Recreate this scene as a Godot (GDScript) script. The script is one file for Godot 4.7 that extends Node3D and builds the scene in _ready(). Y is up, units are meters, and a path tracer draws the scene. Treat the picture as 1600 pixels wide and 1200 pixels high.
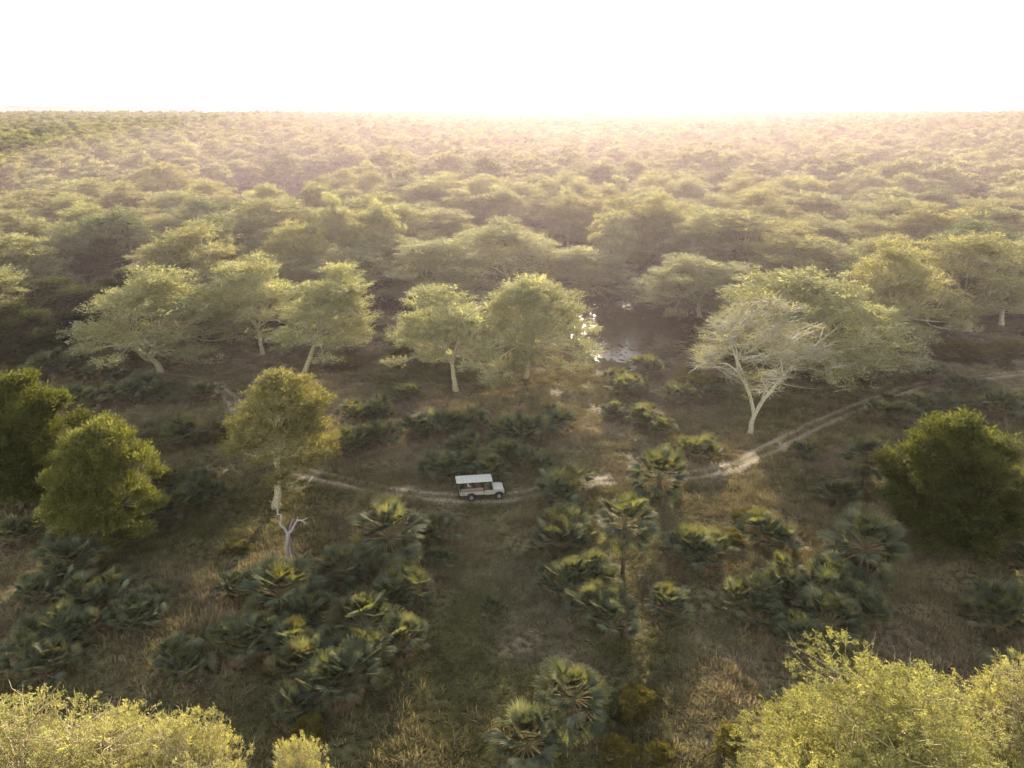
extends Node3D
# Aerial view over a fever-tree woodland at low sun: safari vehicle on a sandy track, fan palms, a pond, haze.

var rng := RandomNumberGenerator.new()
var relief := FastNoiseLite.new()
var patchy := FastNoiseLite.new()
var mottled := FastNoiseLite.new()
var names_used := {}
var M := {}
var fronds := []
var dead_fronds := []
var spray_near := []
var spray_fine := []
var spray_far := []
var variants := {}
var track_cells := {}
var track_points := []
var planted := []          # [x, z, radius] of what stands on the ground

# ------------------------------------------------------------------ naming
func numbered(called: String) -> String:
	var k: int = names_used.get(called, 0)
	names_used[called] = k + 1
	return called if k == 0 else "%s_%03d" % [called, k]

func tag(o: Node, label: String, category: String, group := "", kind := "") -> Node:
	if label != "": o.set_meta("label", label)
	if category != "": o.set_meta("category", category)
	if group != "": o.set_meta("group", group)
	if kind != "": o.set_meta("kind", kind)
	return o

func thing(called: String, label: String, category: String, at := Vector3.ZERO, turn := 0.0, group := "") -> Node3D:
	var o := Node3D.new()
	o.name = numbered(called)
	add_child(o)
	o.position = at
	o.rotation.y = turn
	tag(o, label, category, group)
	return o

func part(called: String, mesh: Mesh, mat: Material, parent: Node, t := Transform3D()) -> MeshInstance3D:
	var o := MeshInstance3D.new()
	o.name = called
	o.mesh = mesh
	if mat: o.material_override = mat
	o.transform = t
	parent.add_child(o, true)
	return o

func setting(called: String, mesh: Mesh, mat: Material, kind := "structure") -> MeshInstance3D:
	var o := MeshInstance3D.new()
	o.name = numbered(called)
	o.mesh = mesh
	o.material_override = mat
	o.set_meta("kind", kind)
	add_child(o)
	return o

# ------------------------------------------------------------------ mesh building
class Shape:
	var v := PackedVector3Array()
	var n := PackedVector3Array()
	var c := PackedColorArray()
	func tri(a: Vector3, b: Vector3, d: Vector3, col: Color) -> void:
		var nn := (d - a).cross(b - a).normalized()
		v.append(a); v.append(b); v.append(d)
		n.append(nn); n.append(nn); n.append(nn)
		c.append(col); c.append(col); c.append(col)
	func quad(a: Vector3, b: Vector3, d: Vector3, e: Vector3, col: Color) -> void:
		tri(a, b, d, col); tri(a, d, e, col)
	func box(lo: Vector3, hi: Vector3, col := Color.WHITE) -> void:
		var p := []
		for i in 8: p.append(Vector3(hi.x if i & 1 else lo.x, hi.y if i & 2 else lo.y, hi.z if i & 4 else lo.z))
		for f in [[0, 2, 3, 1], [4, 5, 7, 6], [0, 4, 6, 2], [1, 3, 7, 5], [2, 6, 7, 3], [0, 1, 5, 4]]:
			quad(p[f[0]], p[f[1]], p[f[2]], p[f[3]], col)
	func stamp(t: Array, x: Transform3D, b: Basis, col: Color) -> void:
		v.append_array(x * (t[0] as PackedVector3Array))
		n.append_array(Transform3D(b, Vector3.ZERO) * (t[1] as PackedVector3Array))
		var cc := PackedColorArray()
		cc.resize(t[0].size())
		cc.fill(col)
		c.append_array(cc)
	func tube(p: Array, r: Array, sides: int, col: Color, cap := false) -> void:
		var rings := []
		var norms := []
		var ref := Vector3(0.31, 0.12, 0.94)
		for i in p.size():
			var t: Vector3 = (p[mini(i + 1, p.size() - 1)] - p[maxi(i - 1, 0)]).normalized()
			var u := t.cross(ref)
			if u.length() < 0.05: u = t.cross(Vector3.RIGHT)
			u = u.normalized()
			var w := t.cross(u)
			var ring := []
			var no := []
			for k in sides:
				var a := TAU * k / sides
				var d := u * cos(a) + w * sin(a)
				ring.append(p[i] + d * r[i])
				no.append(d)
			rings.append(ring)
			norms.append(no)
		for i in p.size() - 1:
			for k in sides:
				var k2 := (k + 1) % sides
				for q in [[i, k], [i + 1, k], [i + 1, k2], [i, k], [i + 1, k2], [i, k2]]:
					v.append(rings[q[0]][q[1]])
					n.append(norms[q[0]][q[1]])
					c.append(col)
		if cap:
			for e in [0, p.size() - 1]:
				for k in sides: tri(p[e], rings[e][k], rings[e][(k + 1) % sides], col)
	func mesh(into: ArrayMesh = null) -> ArrayMesh:
		var m := into if into else ArrayMesh.new()
		var a := []
		a.resize(Mesh.ARRAY_MAX)
		a[Mesh.ARRAY_VERTEX] = v
		a[Mesh.ARRAY_NORMAL] = n
		a[Mesh.ARRAY_COLOR] = c
		m.add_surface_from_arrays(Mesh.PRIMITIVE_TRIANGLES, a)
		return m

func bend(a: Vector3, b: Vector3, d: Vector3, k: int, wig: float) -> Array:
	var out := []
	for i in k + 1:
		var t := float(i) / k
		var q := a * (1 - t) * (1 - t) + b * 2 * t * (1 - t) + d * t * t
		if i > 0 and i < k: q += Vector3(rng.randf_range(-wig, wig), rng.randf_range(-wig, wig) * 0.6, rng.randf_range(-wig, wig))
		out.append(q)
	return out

func ramp(a: float, b: float, k: int) -> Array:
	var out := []
	for i in k + 1: out.append(lerpf(a, b, float(i) / k))
	return out

func facing(dir: Vector3) -> Basis:
	var z := dir.normalized()
	var x := Vector3.UP.cross(z)
	x = x.normalized() if x.length() > 0.02 else Vector3.RIGHT
	return Basis(x, z.cross(x), z)

# a prism: an outline in x, y pushed from z0 to z1
func prism(s: Shape, outline: PackedVector2Array, z0: float, z1: float, col := Color.WHITE) -> void:
	var idx := Geometry2D.triangulate_polygon(outline)
	for i in range(0, idx.size(), 3):
		var a := outline[idx[i]]; var b := outline[idx[i + 1]]; var d := outline[idx[i + 2]]
		s.tri(Vector3(a.x, a.y, z1), Vector3(d.x, d.y, z1), Vector3(b.x, b.y, z1), col)
		s.tri(Vector3(a.x, a.y, z0), Vector3(b.x, b.y, z0), Vector3(d.x, d.y, z0), col)
	var turn := 1.0 if Geometry2D.is_polygon_clockwise(outline) else -1.0
	for i in outline.size():
		var a := outline[i]; var b := outline[(i + 1) % outline.size()]
		if turn > 0: s.quad(Vector3(a.x, a.y, z0), Vector3(b.x, b.y, z0), Vector3(b.x, b.y, z1), Vector3(a.x, a.y, z1), col)
		else: s.quad(Vector3(a.x, a.y, z1), Vector3(b.x, b.y, z1), Vector3(b.x, b.y, z0), Vector3(a.x, a.y, z0), col)

# a box with chamfered edges all round
func soft_box(s: Shape, lo: Vector3, hi: Vector3, e: float, col := Color.WHITE) -> void:
	var o := PackedVector2Array([Vector2(lo.x + e, lo.y), Vector2(hi.x - e, lo.y), Vector2(hi.x, lo.y + e), Vector2(hi.x, hi.y - e), Vector2(hi.x - e, hi.y), Vector2(lo.x + e, hi.y), Vector2(lo.x, hi.y - e), Vector2(lo.x, lo.y + e)])
	var inner := PackedVector2Array()
	var mid := (lo + hi) / 2
	for q in o: inner.append(Vector2(clampf(q.x, lo.x + e, hi.x - e), clampf(q.y, lo.y + e, hi.y - e)))
	var k := o.size()
	for i in k:
		var j := (i + 1) % k
		var a := o[i]; var b := o[j]; var ia := inner[i]; var ib := inner[j]
		s.quad(Vector3(a.x, a.y, hi.z - e), Vector3(b.x, b.y, hi.z - e), Vector3(b.x, b.y, lo.z + e), Vector3(a.x, a.y, lo.z + e), col)
		s.quad(Vector3(ia.x, ia.y, hi.z), Vector3(ib.x, ib.y, hi.z), Vector3(b.x, b.y, hi.z - e), Vector3(a.x, a.y, hi.z - e), col)
		s.quad(Vector3(a.x, a.y, lo.z + e), Vector3(b.x, b.y, lo.z + e), Vector3(ib.x, ib.y, lo.z), Vector3(ia.x, ia.y, lo.z), col)
	for z in [lo.z, hi.z]:
		var p := [Vector3(lo.x + e, lo.y + e, z), Vector3(hi.x - e, lo.y + e, z), Vector3(hi.x - e, hi.y - e, z), Vector3(lo.x + e, hi.y - e, z)]
		if z > mid.z: s.quad(p[3], p[2], p[1], p[0], col)
		else: s.quad(p[0], p[1], p[2], p[3], col)

# ------------------------------------------------------------------ the lie of the land
func pond_depth(x: float, z: float) -> float:   # 1 in the pond, 0 on dry land, soft bank between
	var w := 1.0 + 0.22 * mottled.get_noise_2d(x * 1.6, z * 1.6)
	var a := Vector2((x - 21.0) / 13.5, (z + 150.0) / 29.0).length() * w
	var b := Vector2((x - 6.0) / 25.0, (z + 192.0) / 22.0).length() * w
	return 1.0 - smoothstep(0.86, 1.12, minf(a, b))

func land(x: float, z: float) -> float:
	return relief.get_noise_2d(x, z) * 0.3 * clampf(1.0 - (absf(z) - 400.0) / 800.0, 0.0, 1.0) + 0.15 - 1.1 * pond_depth(x, z)

func ground_color(x: float, z: float) -> Color:
	var a := patchy.get_noise_2d(x, z)
	var b := mottled.get_noise_2d(x, z)
	var col := Color(0.19, 0.168, 0.102)
	col = col.lerp(Color(0.118, 0.115, 0.056), smoothstep(-0.15, 0.35, a + 0.4 * b))
	col = col.lerp(Color(0.225, 0.185, 0.145), 0.75 * smoothstep(0.12, 0.5, mottled.get_noise_2d(x * 0.5 + 300, z * 0.5) - 0.3 * a))
	col = col.lerp(Color(0.07, 0.05, 0.032), smoothstep(0.02, 0.5, pond_depth(x, z)))
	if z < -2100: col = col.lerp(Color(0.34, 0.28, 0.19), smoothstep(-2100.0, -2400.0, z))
	return col

func steps(near: float, far: float, fine: float, grow: float) -> Array:
	var out := []
	var x := 0.0
	var s := fine
	while x < far:
		out.append(x)
		x += s
		if x > near: s *= grow
	out.append(far)
	return out

func make_ground() -> void:
	var half := steps(120.0, 14000.0, 1.6, 1.22)
	var xs := []
	for i in range(half.size() - 1, 0, -1): xs.append(-half[i])
	xs.append_array(half)
	var zs := [60.0, 30.0, 10.0, 0.0, -15.0, -25.0]
	for d in steps(230.0, 14000.0, 1.6, 1.2):
		if d > 26.0: zs.append(-d)
	var v := PackedVector3Array()
	var c := PackedColorArray()
	var uv := PackedVector2Array()
	var index := PackedInt32Array()
	for z in zs:
		for x in xs:
			v.append(Vector3(x, land(x, z), z))
			c.append(ground_color(x, z))
			uv.append(Vector2(x, z))
	var w := xs.size()
	for j in zs.size() - 1:
		for i in w - 1:
			var k := j * w + i
			index.append_array([k, k + w, k + w + 1, k, k + w + 1, k + 1])
	var st := SurfaceTool.new()
	var a := []
	a.resize(Mesh.ARRAY_MAX)
	a[Mesh.ARRAY_VERTEX] = v
	a[Mesh.ARRAY_COLOR] = c
	a[Mesh.ARRAY_TEX_UV] = uv
	a[Mesh.ARRAY_INDEX] = index
	st.create_from_arrays(a)
	st.generate_normals()
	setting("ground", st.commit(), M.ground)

func make_track() -> void:
	var curve := Curve3D.new()
	var pts := []
	pts.append(Vector3(86.3, 0, -114.1))
	pts.append(Vector3(79.6, 0, -115.9))
	pts.append(Vector3(72.6, 0, -114.1))
	pts.append(Vector3(62.3, 0, -111.2))
	pts.append(Vector3(53.2, 0, -105.8))
	pts.append(Vector3(43.0, 0, -98.2))
	pts.append(Vector3(34.7, 0, -91.2))
	pts.append(Vector3(29.1, 0, -85.9))
	pts.append(Vector3(24.3, 0, -82.2))
	pts.append(Vector3(18.8, 0, -80.1))
	pts.append(Vector3(13.3, 0, -79.4))
	pts.append(Vector3(8.5, 0, -78.6))
	pts.append(Vector3(4.2, 0, -76.8))
	pts.append(Vector3(0.0, 0, -75.4))
	pts.append(Vector3(-4.8, 0, -75.1))
	pts.append(Vector3(-9.6, 0, -75.6))
	pts.append(Vector3(-13.9, 0, -76.8))
	pts.append(Vector3(-18.5, 0, -78.8))
	pts.append(Vector3(-23.4, 0, -81.2))
	pts.append(Vector3(-27.9, 0, -84.4))
	pts.append(Vector3(-32.5, 0, -90.8))
	pts.append(Vector3(-36.5, 0, -98.9))
	pts.append(Vector3(-41.6, 0, -107.3))
	pts.append(Vector3(-48.8, 0, -113.5))
	pts.append(Vector3(-60.3, 0, -117.1))
	pts.append(Vector3(-71.1, 0, -118.7))
	pts.append(Vector3(-82.1, 0, -120.0))
	pts.append(Vector3(-92.6, 0, -120.3))
	for i in pts.size():
		var before: Vector3 = pts[maxi(i - 1, 0)]
		var after: Vector3 = pts[mini(i + 1, pts.size() - 1)]
		curve.add_point(pts[i], (before - after) / 6, (after - before) / 6)
	var v := PackedVector3Array()
	var c := PackedColorArray()
	var uv := PackedVector2Array()
	var index := PackedInt32Array()
	var length := curve.get_baked_length()
	var count := int(length / 0.5)
	var across := [-2.3, -1.75, -1.35, -1.05, -0.75, -0.45, -0.2, 0.2, 0.45, 0.75, 1.05, 1.35, 1.75, 2.3]
	var worn := [0.0, 0.15, 0.6, 1.0, 1.0, 0.5, 0.05, 0.05, 0.5, 1.0, 1.0, 0.6, 0.15, 0.0]
	for i in count + 1:
		var s := length * i / count
		var p := curve.sample_baked(s)
		var q := curve.sample_baked(minf(s + 0.6, length)) - curve.sample_baked(maxf(s - 0.6, 0))
		var side := Vector3(-q.z, 0, q.x).normalized()
		track_points.append(p)
		for k in across.size():
			var off: float = across[k] * 0.8 + 0.22 * mottled.get_noise_2d(s * 2.2 + k * 31.0, k * 57.0)
			var o := p + side * off
			var wear: float = clampf(worn[k] * (0.85 + 0.5 * mottled.get_noise_2d(s * 1.3, k * 9.0)) , 0.0, 1.0)
			var lift := 0.035 - 0.02 * absf(off) / 2.3
			if absf(absf(off) - 0.9) < 0.35: lift -= 0.012
			v.append(Vector3(o.x, land(o.x, o.z) + lift, o.z))
			c.append(ground_color(o.x, o.z).lerp(Color(0.37, 0.305, 0.24), wear))
			uv.append(Vector2(o.x, o.z))
			if wear > 0.45:
				for ox in [-0.2, 0.2]:
					track_cells[Vector2i(floori((o.x + ox) * 2.5), floori(o.z * 2.5))] = true
	var w := across.size()
	for j in count:
		for i in w - 1:
			var k := j * w + i
			index.append_array([k, k + w, k + w + 1, k, k + w + 1, k + 1])
	var st := SurfaceTool.new()
	var a := []
	a.resize(Mesh.ARRAY_MAX)
	a[Mesh.ARRAY_VERTEX] = v
	a[Mesh.ARRAY_COLOR] = c
	a[Mesh.ARRAY_TEX_UV] = uv
	a[Mesh.ARRAY_INDEX] = index
	st.create_from_arrays(a)
	st.generate_normals()
	setting("dirt_track", st.commit(), M.track)

func make_pond() -> void:
	var plane := PlaneMesh.new()
	plane.size = Vector2(70, 100)
	plane.subdivide_width = 2
	plane.subdivide_depth = 2
	var o := setting("pond_water", plane, M.water)
	o.position = Vector3(8, -0.3, -168)
	rng.seed = 616
	var s := Shape.new()
	for i in 9:
		var a := TAU * i / 9 + rng.randf_range(-0.2, 0.2)
		var d := Vector3(cos(a), rng.randf_range(0.0, 0.25), sin(a)) * rng.randf_range(0.2, 0.34)
		var w := Vector3(-sin(a), 0, cos(a)) * 0.09
		s.tri(Vector3.ZERO, d * 0.6 - w, d, Color.WHITE)
		s.tri(Vector3.ZERO, d, d * 0.6 + w, Color.WHITE)
	var places := []
	var tints := []
	for i in 60000:
		var x := rng.randf_range(-22, 38)
		var z := rng.randf_range(-218, -118)
		if pond_depth(x, z) < 0.55: continue
		var gap := mottled.get_noise_2d(x * 2.4 + 33, z * 6.0)
		if pond_depth(x, z) > 0.97 and rng.randf() < 0.9 + 0.3 * gap: continue
		if rng.randf() < 0.4: continue
		if Vector2((x - 13.3) / 2.6, (z + 127.5) / 2.6).length() < 1.0 or Vector2((x - 24.0) / 2.4, (z + 147.0) / 3.4).length() < 1.0: continue
		var k := rng.randf_range(0.7, 1.5)
		places.append(Transform3D(Basis(Vector3.UP, rng.randf() * TAU).scaled_local(Vector3(k, k, k)), Vector3(x, -0.285, z)))
		tints.append(Color(0.16, 0.145, 0.065).lerp(Color(0.22, 0.17, 0.09), rng.randf()))
	scatter("floating_weed", s.mesh(), M.grass, places, tints)

# ------------------------------------------------------------------ trees
func make_spray(leaves: int, long: float, wide: float, spread: float, flat: float) -> Array:
	var s := Shape.new()
	for i in leaves:
		var t := (i + 0.7) / leaves
		var p := Vector3(rng.randfn(0, 0.05), rng.randfn(0, flat), t)
		var side := 1.0 if i % 2 else -1.0
		var d := Vector3(side * spread * rng.randf_range(0.5, 1.1), rng.randfn(0.12, 0.4), rng.randf_range(0.2, 1.0)).normalized()
		var w := d.cross(Vector3(rng.randfn(0, 0.5), 1, rng.randfn(0, 0.5))).normalized()
		var l := long * rng.randf_range(0.7, 1.2)
		var at := p + d * l * rng.randf_range(0.0, 0.8)
		s.tri(at - w * wide * 0.5, at + w * wide * 0.5, at + d * l, Color.WHITE)
	return [s.v, s.n]

func tree_variant(seed_at: int, o: Dictionary) -> Dictionary:
	rng.seed = seed_at
	var H: float = o.H; var R: float = o.R; var low: float = o.low; var fork: float = o.fork; var tr: float = o.tr
	var pads := []
	var ph := rng.randf() * TAU
	var ph2 := rng.randf() * TAU
	var golden := 2.39996
	for i in int(o.pads):
		var az := i * golden + rng.randf_range(-0.35, 0.35)
		var lobe := 0.80 + 0.17 * sin(2 * az + ph) + 0.15 * sin(3 * az + ph2) + 0.09 * sin(7 * az + ph)
		var c: Vector3
		var pr: float = R * rng.randf_range(0.13, 0.27)
		if o.style == "umbrella":
			var u := sqrt((i + 0.5) / o.pads)
			var rr: float = u * R * 0.92 * lobe
			var y := low + (H - low) * (1.0 - 0.88 * pow(u, 2.3)) + rng.randf_range(-0.13, 0.05) * H
			if rng.randf() < 0.28 and not o.has("frame"): y -= rng.randf_range(0.1, 0.22) * H * (1.0 - 0.5 * u)
			if rng.randf() < 0.16: y += rng.randf_range(0.02, 0.07) * H
			c = Vector3(cos(az) * rr, y, sin(az) * rr)
		else:
			var yy: float = 1.0 - (i + 0.5) / o.pads * 1.95
			var rr: float = (sqrt(maxf(0.0, 1.0 - yy * yy)) if yy > 0 else pow(1.0 - pow(-yy, 3.5), 0.4)) * R * 0.86 * lobe
			var inner := rng.randf_range(0.8, 1.14) if rng.randf() < 0.8 else rng.randf_range(0.5, 0.85)
			c = Vector3(cos(az) * rr * inner, low + (H - low) * (0.5 + 0.47 * yy * inner) + rng.randf_range(-0.05, 0.05) * H, sin(az) * rr * inner)
		pads.append([c, pr])
	var bark: Color = o.bark
	var top := Vector3(o.lean * 0.4, fork, o.lean * 0.15)
	var trunk := Shape.new()
	var tp := bend(Vector3(0, -0.25, 0), Vector3(-o.lean * 0.1, fork * 0.5, 0), top, 6, tr * 0.22)
	var trad := []
	for i in 7: trad.append(tr * (1.0 + 0.7 * exp(-i * 1.6) - 0.045 * i))
	trunk.tube(tp, trad, 9, bark)
	var limbs := []
	var all := Shape.new()
	all.v = trunk.v.duplicate(); all.n = trunk.n.duplicate(); all.c = trunk.c.duplicate()
	var K: int = o.limbs
	var groups := []
	var az0 := rng.randf() * TAU
	for k in K: groups.append([])
	for q in pads:
		var a := atan2(q[0].z, q[0].x)
		var best := 0
		var bd := 9.0
		for k in K:
			var d := absf(wrapf(a - az0 - k * TAU / K, -PI, PI))
			if d < bd: bd = d; best = k
		if Vector2(q[0].x, q[0].z).length() < 0.22 * R: best = rng.randi() % K
		groups[best].append(q)
	if o.has("frame"):
		K = 0
		var joints := []
		for f in o.frame:
			var pts := []
			for q in f[0]: pts.append(q)
			var s := Shape.new()
			var fine := []
			var rad := []
			for i in pts.size() - 1:
				for j in 3:
					var t := j / 3.0
					var a: Vector3 = pts[maxi(i - 1, 0)]
					var b: Vector3 = pts[i]
					var c: Vector3 = pts[i + 1]
					var d: Vector3 = pts[mini(i + 2, pts.size() - 1)]
					fine.append(b.cubic_interpolate(c, a, d, t))
			fine.append(pts[-1])
			for i in fine.size(): rad.append(lerpf(f[1], f[2], float(i) / (fine.size() - 1)))
			s.tube(fine, rad, 8, bark)
			for i in range(2, fine.size()): joints.append([fine[i], rad[i], s])
			limbs.append(s)
		for q in pads:
			var best: Array = joints[0]
			var bd := 1e9
			for jt in joints:
				var d: float = jt[0].distance_to(q[0]) + (4.0 if jt[0].y > q[0].y + 0.6 else 0.0)
				if d < bd: bd = d; best = jt
			var s: Shape = best[2]
			var bp := bend(best[0], best[0].lerp(q[0], 0.5) + Vector3(rng.randf_range(-0.5, 0.5), rng.randf_range(-0.7, 0.4), rng.randf_range(-0.5, 0.5)) * q[1] * 0.8, q[0], 6, q[1] * 0.12)
			s.tube(bp, ramp(minf(best[1] * 0.75, 0.12), 0.035, 6), 5, bark)
			for j in int(o.twigs):
				var a: float = TAU * (j + rng.randf()) / o.twigs
				var tip: Vector3 = q[0] + Vector3(cos(a), rng.randf_range(-0.25, 0.6), sin(a)) * q[1] * rng.randf_range(0.6, 1.15)
				var from: Vector3 = bp[3 + j % 4]
				var tw := bend(from, from.lerp(tip, 0.55) + Vector3(rng.randf_range(-1, 1), rng.randf_range(-0.5, 1), rng.randf_range(-1, 1)) * q[1] * 0.2, tip, 3, q[1] * 0.06)
				s.tube(tw, ramp(0.036, 0.012, 3), 3, bark.lerp(o.twig_tint, 0.4))
		for k in limbs.size():
			var s: Shape = limbs[k]
			all.v.append_array(s.v); all.n.append_array(s.n); all.c.append_array(s.c)
			limbs[k] = s.mesh()
	for k in K:
		var g: Array = groups[k]
		if g.is_empty(): continue
		var mean := Vector3.ZERO
		var dmax := 0.1
		for q in g:
			mean += q[0]
			dmax = maxf(dmax, q[0].distance_to(top))
		mean /= g.size()
		var end := Vector3(mean.x * 0.95, top.y + (mean.y - top.y) * 0.86, mean.z * 0.95)
		var ctl := Vector3(top.x + (end.x - top.x) * 0.42, top.y + (end.y - top.y) * 0.42 , top.z + (end.z - top.z) * 0.42) + Vector3(rng.randf_range(-0.5, 0.5), rng.randf_range(-0.4, 0.6), rng.randf_range(-0.5, 0.5)) * R * 0.1
		var lp := bend(top - Vector3(0, tr * 0.6, 0), ctl, end, 8, R * 0.018)
		var s := Shape.new()
		s.tube(lp, ramp(tr * 0.66, tr * 0.24, 8), 7, bark)
		for q in g:
			var d: float = q[0].distance_to(top) / dmax
			var at := clampi(int(d * 8.0 * rng.randf_range(0.55, 0.9)), 2, 8)
			var from: Vector3 = lp[at]
			var to: Vector3 = q[0] - Vector3(0, q[1] * 0.12, 0)
			var m: Vector3 = from.lerp(to, 0.5) + Vector3(rng.randf_range(-0.4, 0.4), rng.randf_range(-0.6, 0.3), rng.randf_range(-0.4, 0.4)) * q[1]
			var bp := bend(from, m, to, 5, q[1] * 0.09)
			var r0: float = tr * lerpf(0.34, 0.17, float(at) / 8)
			s.tube(bp, ramp(r0, 0.03 * o.twig_r, 5), 5, bark)
			for j in int(o.twigs):
				var a: float = TAU * (j + rng.randf()) / o.twigs
				var tip: Vector3 = q[0] + Vector3(cos(a), rng.randf_range(-0.1, 0.45) * o.reach, sin(a)) * q[1] * rng.randf_range(0.6, 1.05) * o.reach
				var f: Vector3 = bp[3 + j % 3]
				var tw := bend(f, f.lerp(tip, 0.55) + Vector3(rng.randf_range(-1, 1), rng.randf_range(-0.5, 1), rng.randf_range(-1, 1)) * q[1] * 0.14, tip, 4, q[1] * 0.09)
				s.tube(tw, ramp(0.03 * o.twig_r, 0.009 * o.twig_r, 4), 3, bark.lerp(o.twig_tint, 0.5))
		limbs.append(s.mesh())
		all.v.append_array(s.v); all.n.append_array(s.n); all.c.append_array(s.c)
	var crown := Shape.new()
	var templates: Array = o.spray
	for q in pads:
		if rng.randf() < o.bare: continue
		var pad_tone := rng.randf_range(0.82, 1.15)
		for i in int(o.sprays):
			var a := rng.randf() * TAU
			var r: float = q[1] * sqrt(rng.randf()) * 1.05
			var y: float = q[1] * (o.thick * (1.0 - r * r / (q[1] * q[1] * 1.15)) * rng.randf_range(-0.35, 1.0) + rng.randfn(0, 0.05))
			var p: Vector3 = q[0] + Vector3(cos(a) * r, y, sin(a) * r)
			var out := Vector3(cos(a) * (0.25 + r / q[1]) + rng.randfn(0, 0.5), rng.randf_range(-0.25, 0.75), sin(a) * (0.25 + r / q[1]) + rng.randfn(0, 0.5))
			if o.style != "umbrella": out += (q[0] - Vector3(0, H * 0.4, 0)).normalized() * 0.9
			var b := facing(out)
			var k: float = o.size * rng.randf_range(0.7, 1.25)
			var tone := pad_tone * rng.randf_range(0.8, 1.2)
			var col: Color = o.leaf.lerp(o.leaf2, rng.randf())
			crown.stamp(templates[rng.randi() % templates.size()], Transform3D(b.scaled_local(Vector3(k, k, k)), p - b.z * k * 0.4), b, Color(col.r * tone, col.g * tone, col.b * tone))
	var far := ArrayMesh.new()
	if o.get("joined", false):
		all.mesh(far)
		crown.mesh(far)
		far.surface_set_material(0, M.bark)
		far.surface_set_material(1, M.leaf)
	return {"H": H, "R": R, "trunk": trunk.mesh(), "limbs": limbs, "wood": all.mesh(), "crown": crown.mesh(), "far": far}

# height h, crown half width r; the variant is scaled to them
func plant_tree(called: String, kind: String, x: float, z: float, h: float, r: float, turn: float, label: String, category := "tree", group := "", leaf: Material = null, lean := Vector2.ZERO, parts := true) -> Node3D:
	var k: Dictionary = variants[kind]
	var t := thing(called, label, category, Vector3(x, land(x, z), z), 0.0, group)
	var s := Vector3(1.1 * r / k.R, h / k.H, 1.1 * r / k.R)
	t.basis = Basis(Vector3(1, 0, 0), Vector3(lean.x, 1, lean.y), Vector3(0, 0, 1)) * Basis(Vector3.UP, turn).scaled_local(s) if lean != Vector2.ZERO else Basis(Vector3.UP, turn).scaled_local(s)
	if parts:
		part("trunk", k.trunk, M.bark, t)
		for l in k.limbs: part("limb", l, M.bark, t)
	else:
		part("trunk", k.wood, M.bark, t)
	part("crown", k.crown, leaf if leaf else M.leaf, t)
	planted.append([x, z, 1.0])
	return t

# ------------------------------------------------------------------ palms
func make_frond(petiole: float, blade: float, span: float, droop: float, fold: float, tint: Color, tip: Color, dry: bool) -> ArrayMesh:
	var s := Shape.new()
	var n := 28
	var arc := 0.18 * petiole
	var stalk := []
	for i in 5:
		var t := i / 4.0
		stalk.append(Vector3(0, arc * sin(t * PI * 0.5) * (1.0 - 0.4 * t), petiole * t))
	s.tube(stalk, ramp(0.03, 0.016, 4), 4, Color(0.30, 0.27, 0.17) if not dry else Color(0.20, 0.14, 0.09))
	var hub: Vector3 = stalk[4]
	var point := func(a: float, r: float, up: float) -> Vector3:
		var x := sin(a) * r
		var z := cos(a) * r
		var y := fold * absf(x) * (1.0 if not dry else -1.2) - droop * r * r / blade + up
		return hub + Vector3(x * (0.8 if dry else 1.0), y, z)
	for i in n:
		var a0 := lerpf(-span, span, float(i) / n)
		var a1 := lerpf(-span, span, float(i + 1) / n)
		var am := (a0 + a1) / 2 + rng.randf_range(-0.015, 0.015)
		var long := blade * (0.72 + 0.28 * cos(am * 0.7)) * rng.randf_range(0.9, 1.06)
		var r1 := long * rng.randf_range(0.36, 0.45)
		var r2 := long * 0.82
		var pleat := 0.03 * blade
		var e0: Vector3 = point.call(a0, r1, -pleat)
		var e1: Vector3 = point.call(a1, r1, -pleat)
		var m: Vector3 = point.call(am, r1, pleat)
		var am2 := am + rng.randf_range(-0.04, 0.04)
		var q: Vector3 = point.call(am2, r2, pleat * 0.4 - 0.04 * blade)
		var wide := (e1 - e0) * 0.2
		var t: Vector3 = point.call(am2 + rng.randf_range(-0.03, 0.03), long, -rng.randf_range(0.04, 0.16) * blade)
		var tone := rng.randf_range(0.82, 1.15)
		var c1 := Color(tint.r * tone, tint.g * tone, tint.b * tone)
		var c2 := c1.lerp(tip, 0.7)
		s.tri(hub, e0, m, c1); s.tri(hub, m, e1, c1)
		s.tri(e0, q - wide, m, c1); s.tri(m, q - wide, q + wide, c1); s.tri(m, q + wide, e1, c1)
		s.tri(q - wide, t, q + wide, c2)
	return s.mesh()

func make_palm_kit() -> void:
	rng.seed = 77
	var kinds := [Color(0.112, 0.128, 0.082), Color(0.102, 0.122, 0.086), Color(0.128, 0.138, 0.074), Color(0.09, 0.106, 0.072), Color(0.138, 0.152, 0.106), Color(0.145, 0.142, 0.07)]
	var tints := []
	for i in 16: tints.append(kinds[i % 6] * [0.8, 1.2, 1.4, 1.8, 1.0, 1.6, 1.3][i % 7])
	for i in 16:
		fronds.append(make_frond(rng.randf_range(1.15, 1.6), rng.randf_range(0.9, 1.1), deg_to_rad(rng.randf_range(78, 108)), rng.randf_range(0.05, 0.32), rng.randf_range(0.12, 0.42), tints[i], Color(0.37, 0.36, 0.18), false))
	for i in 4:
		dead_fronds.append(make_frond(rng.randf_range(0.8, 1.1), rng.randf_range(0.8, 1.0), deg_to_rad(rng.randf_range(60, 90)), rng.randf_range(0.4, 0.7), rng.randf_range(0.3, 0.7), Color(0.15, 0.115, 0.075), Color(0.20, 0.155, 0.10), true))

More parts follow.
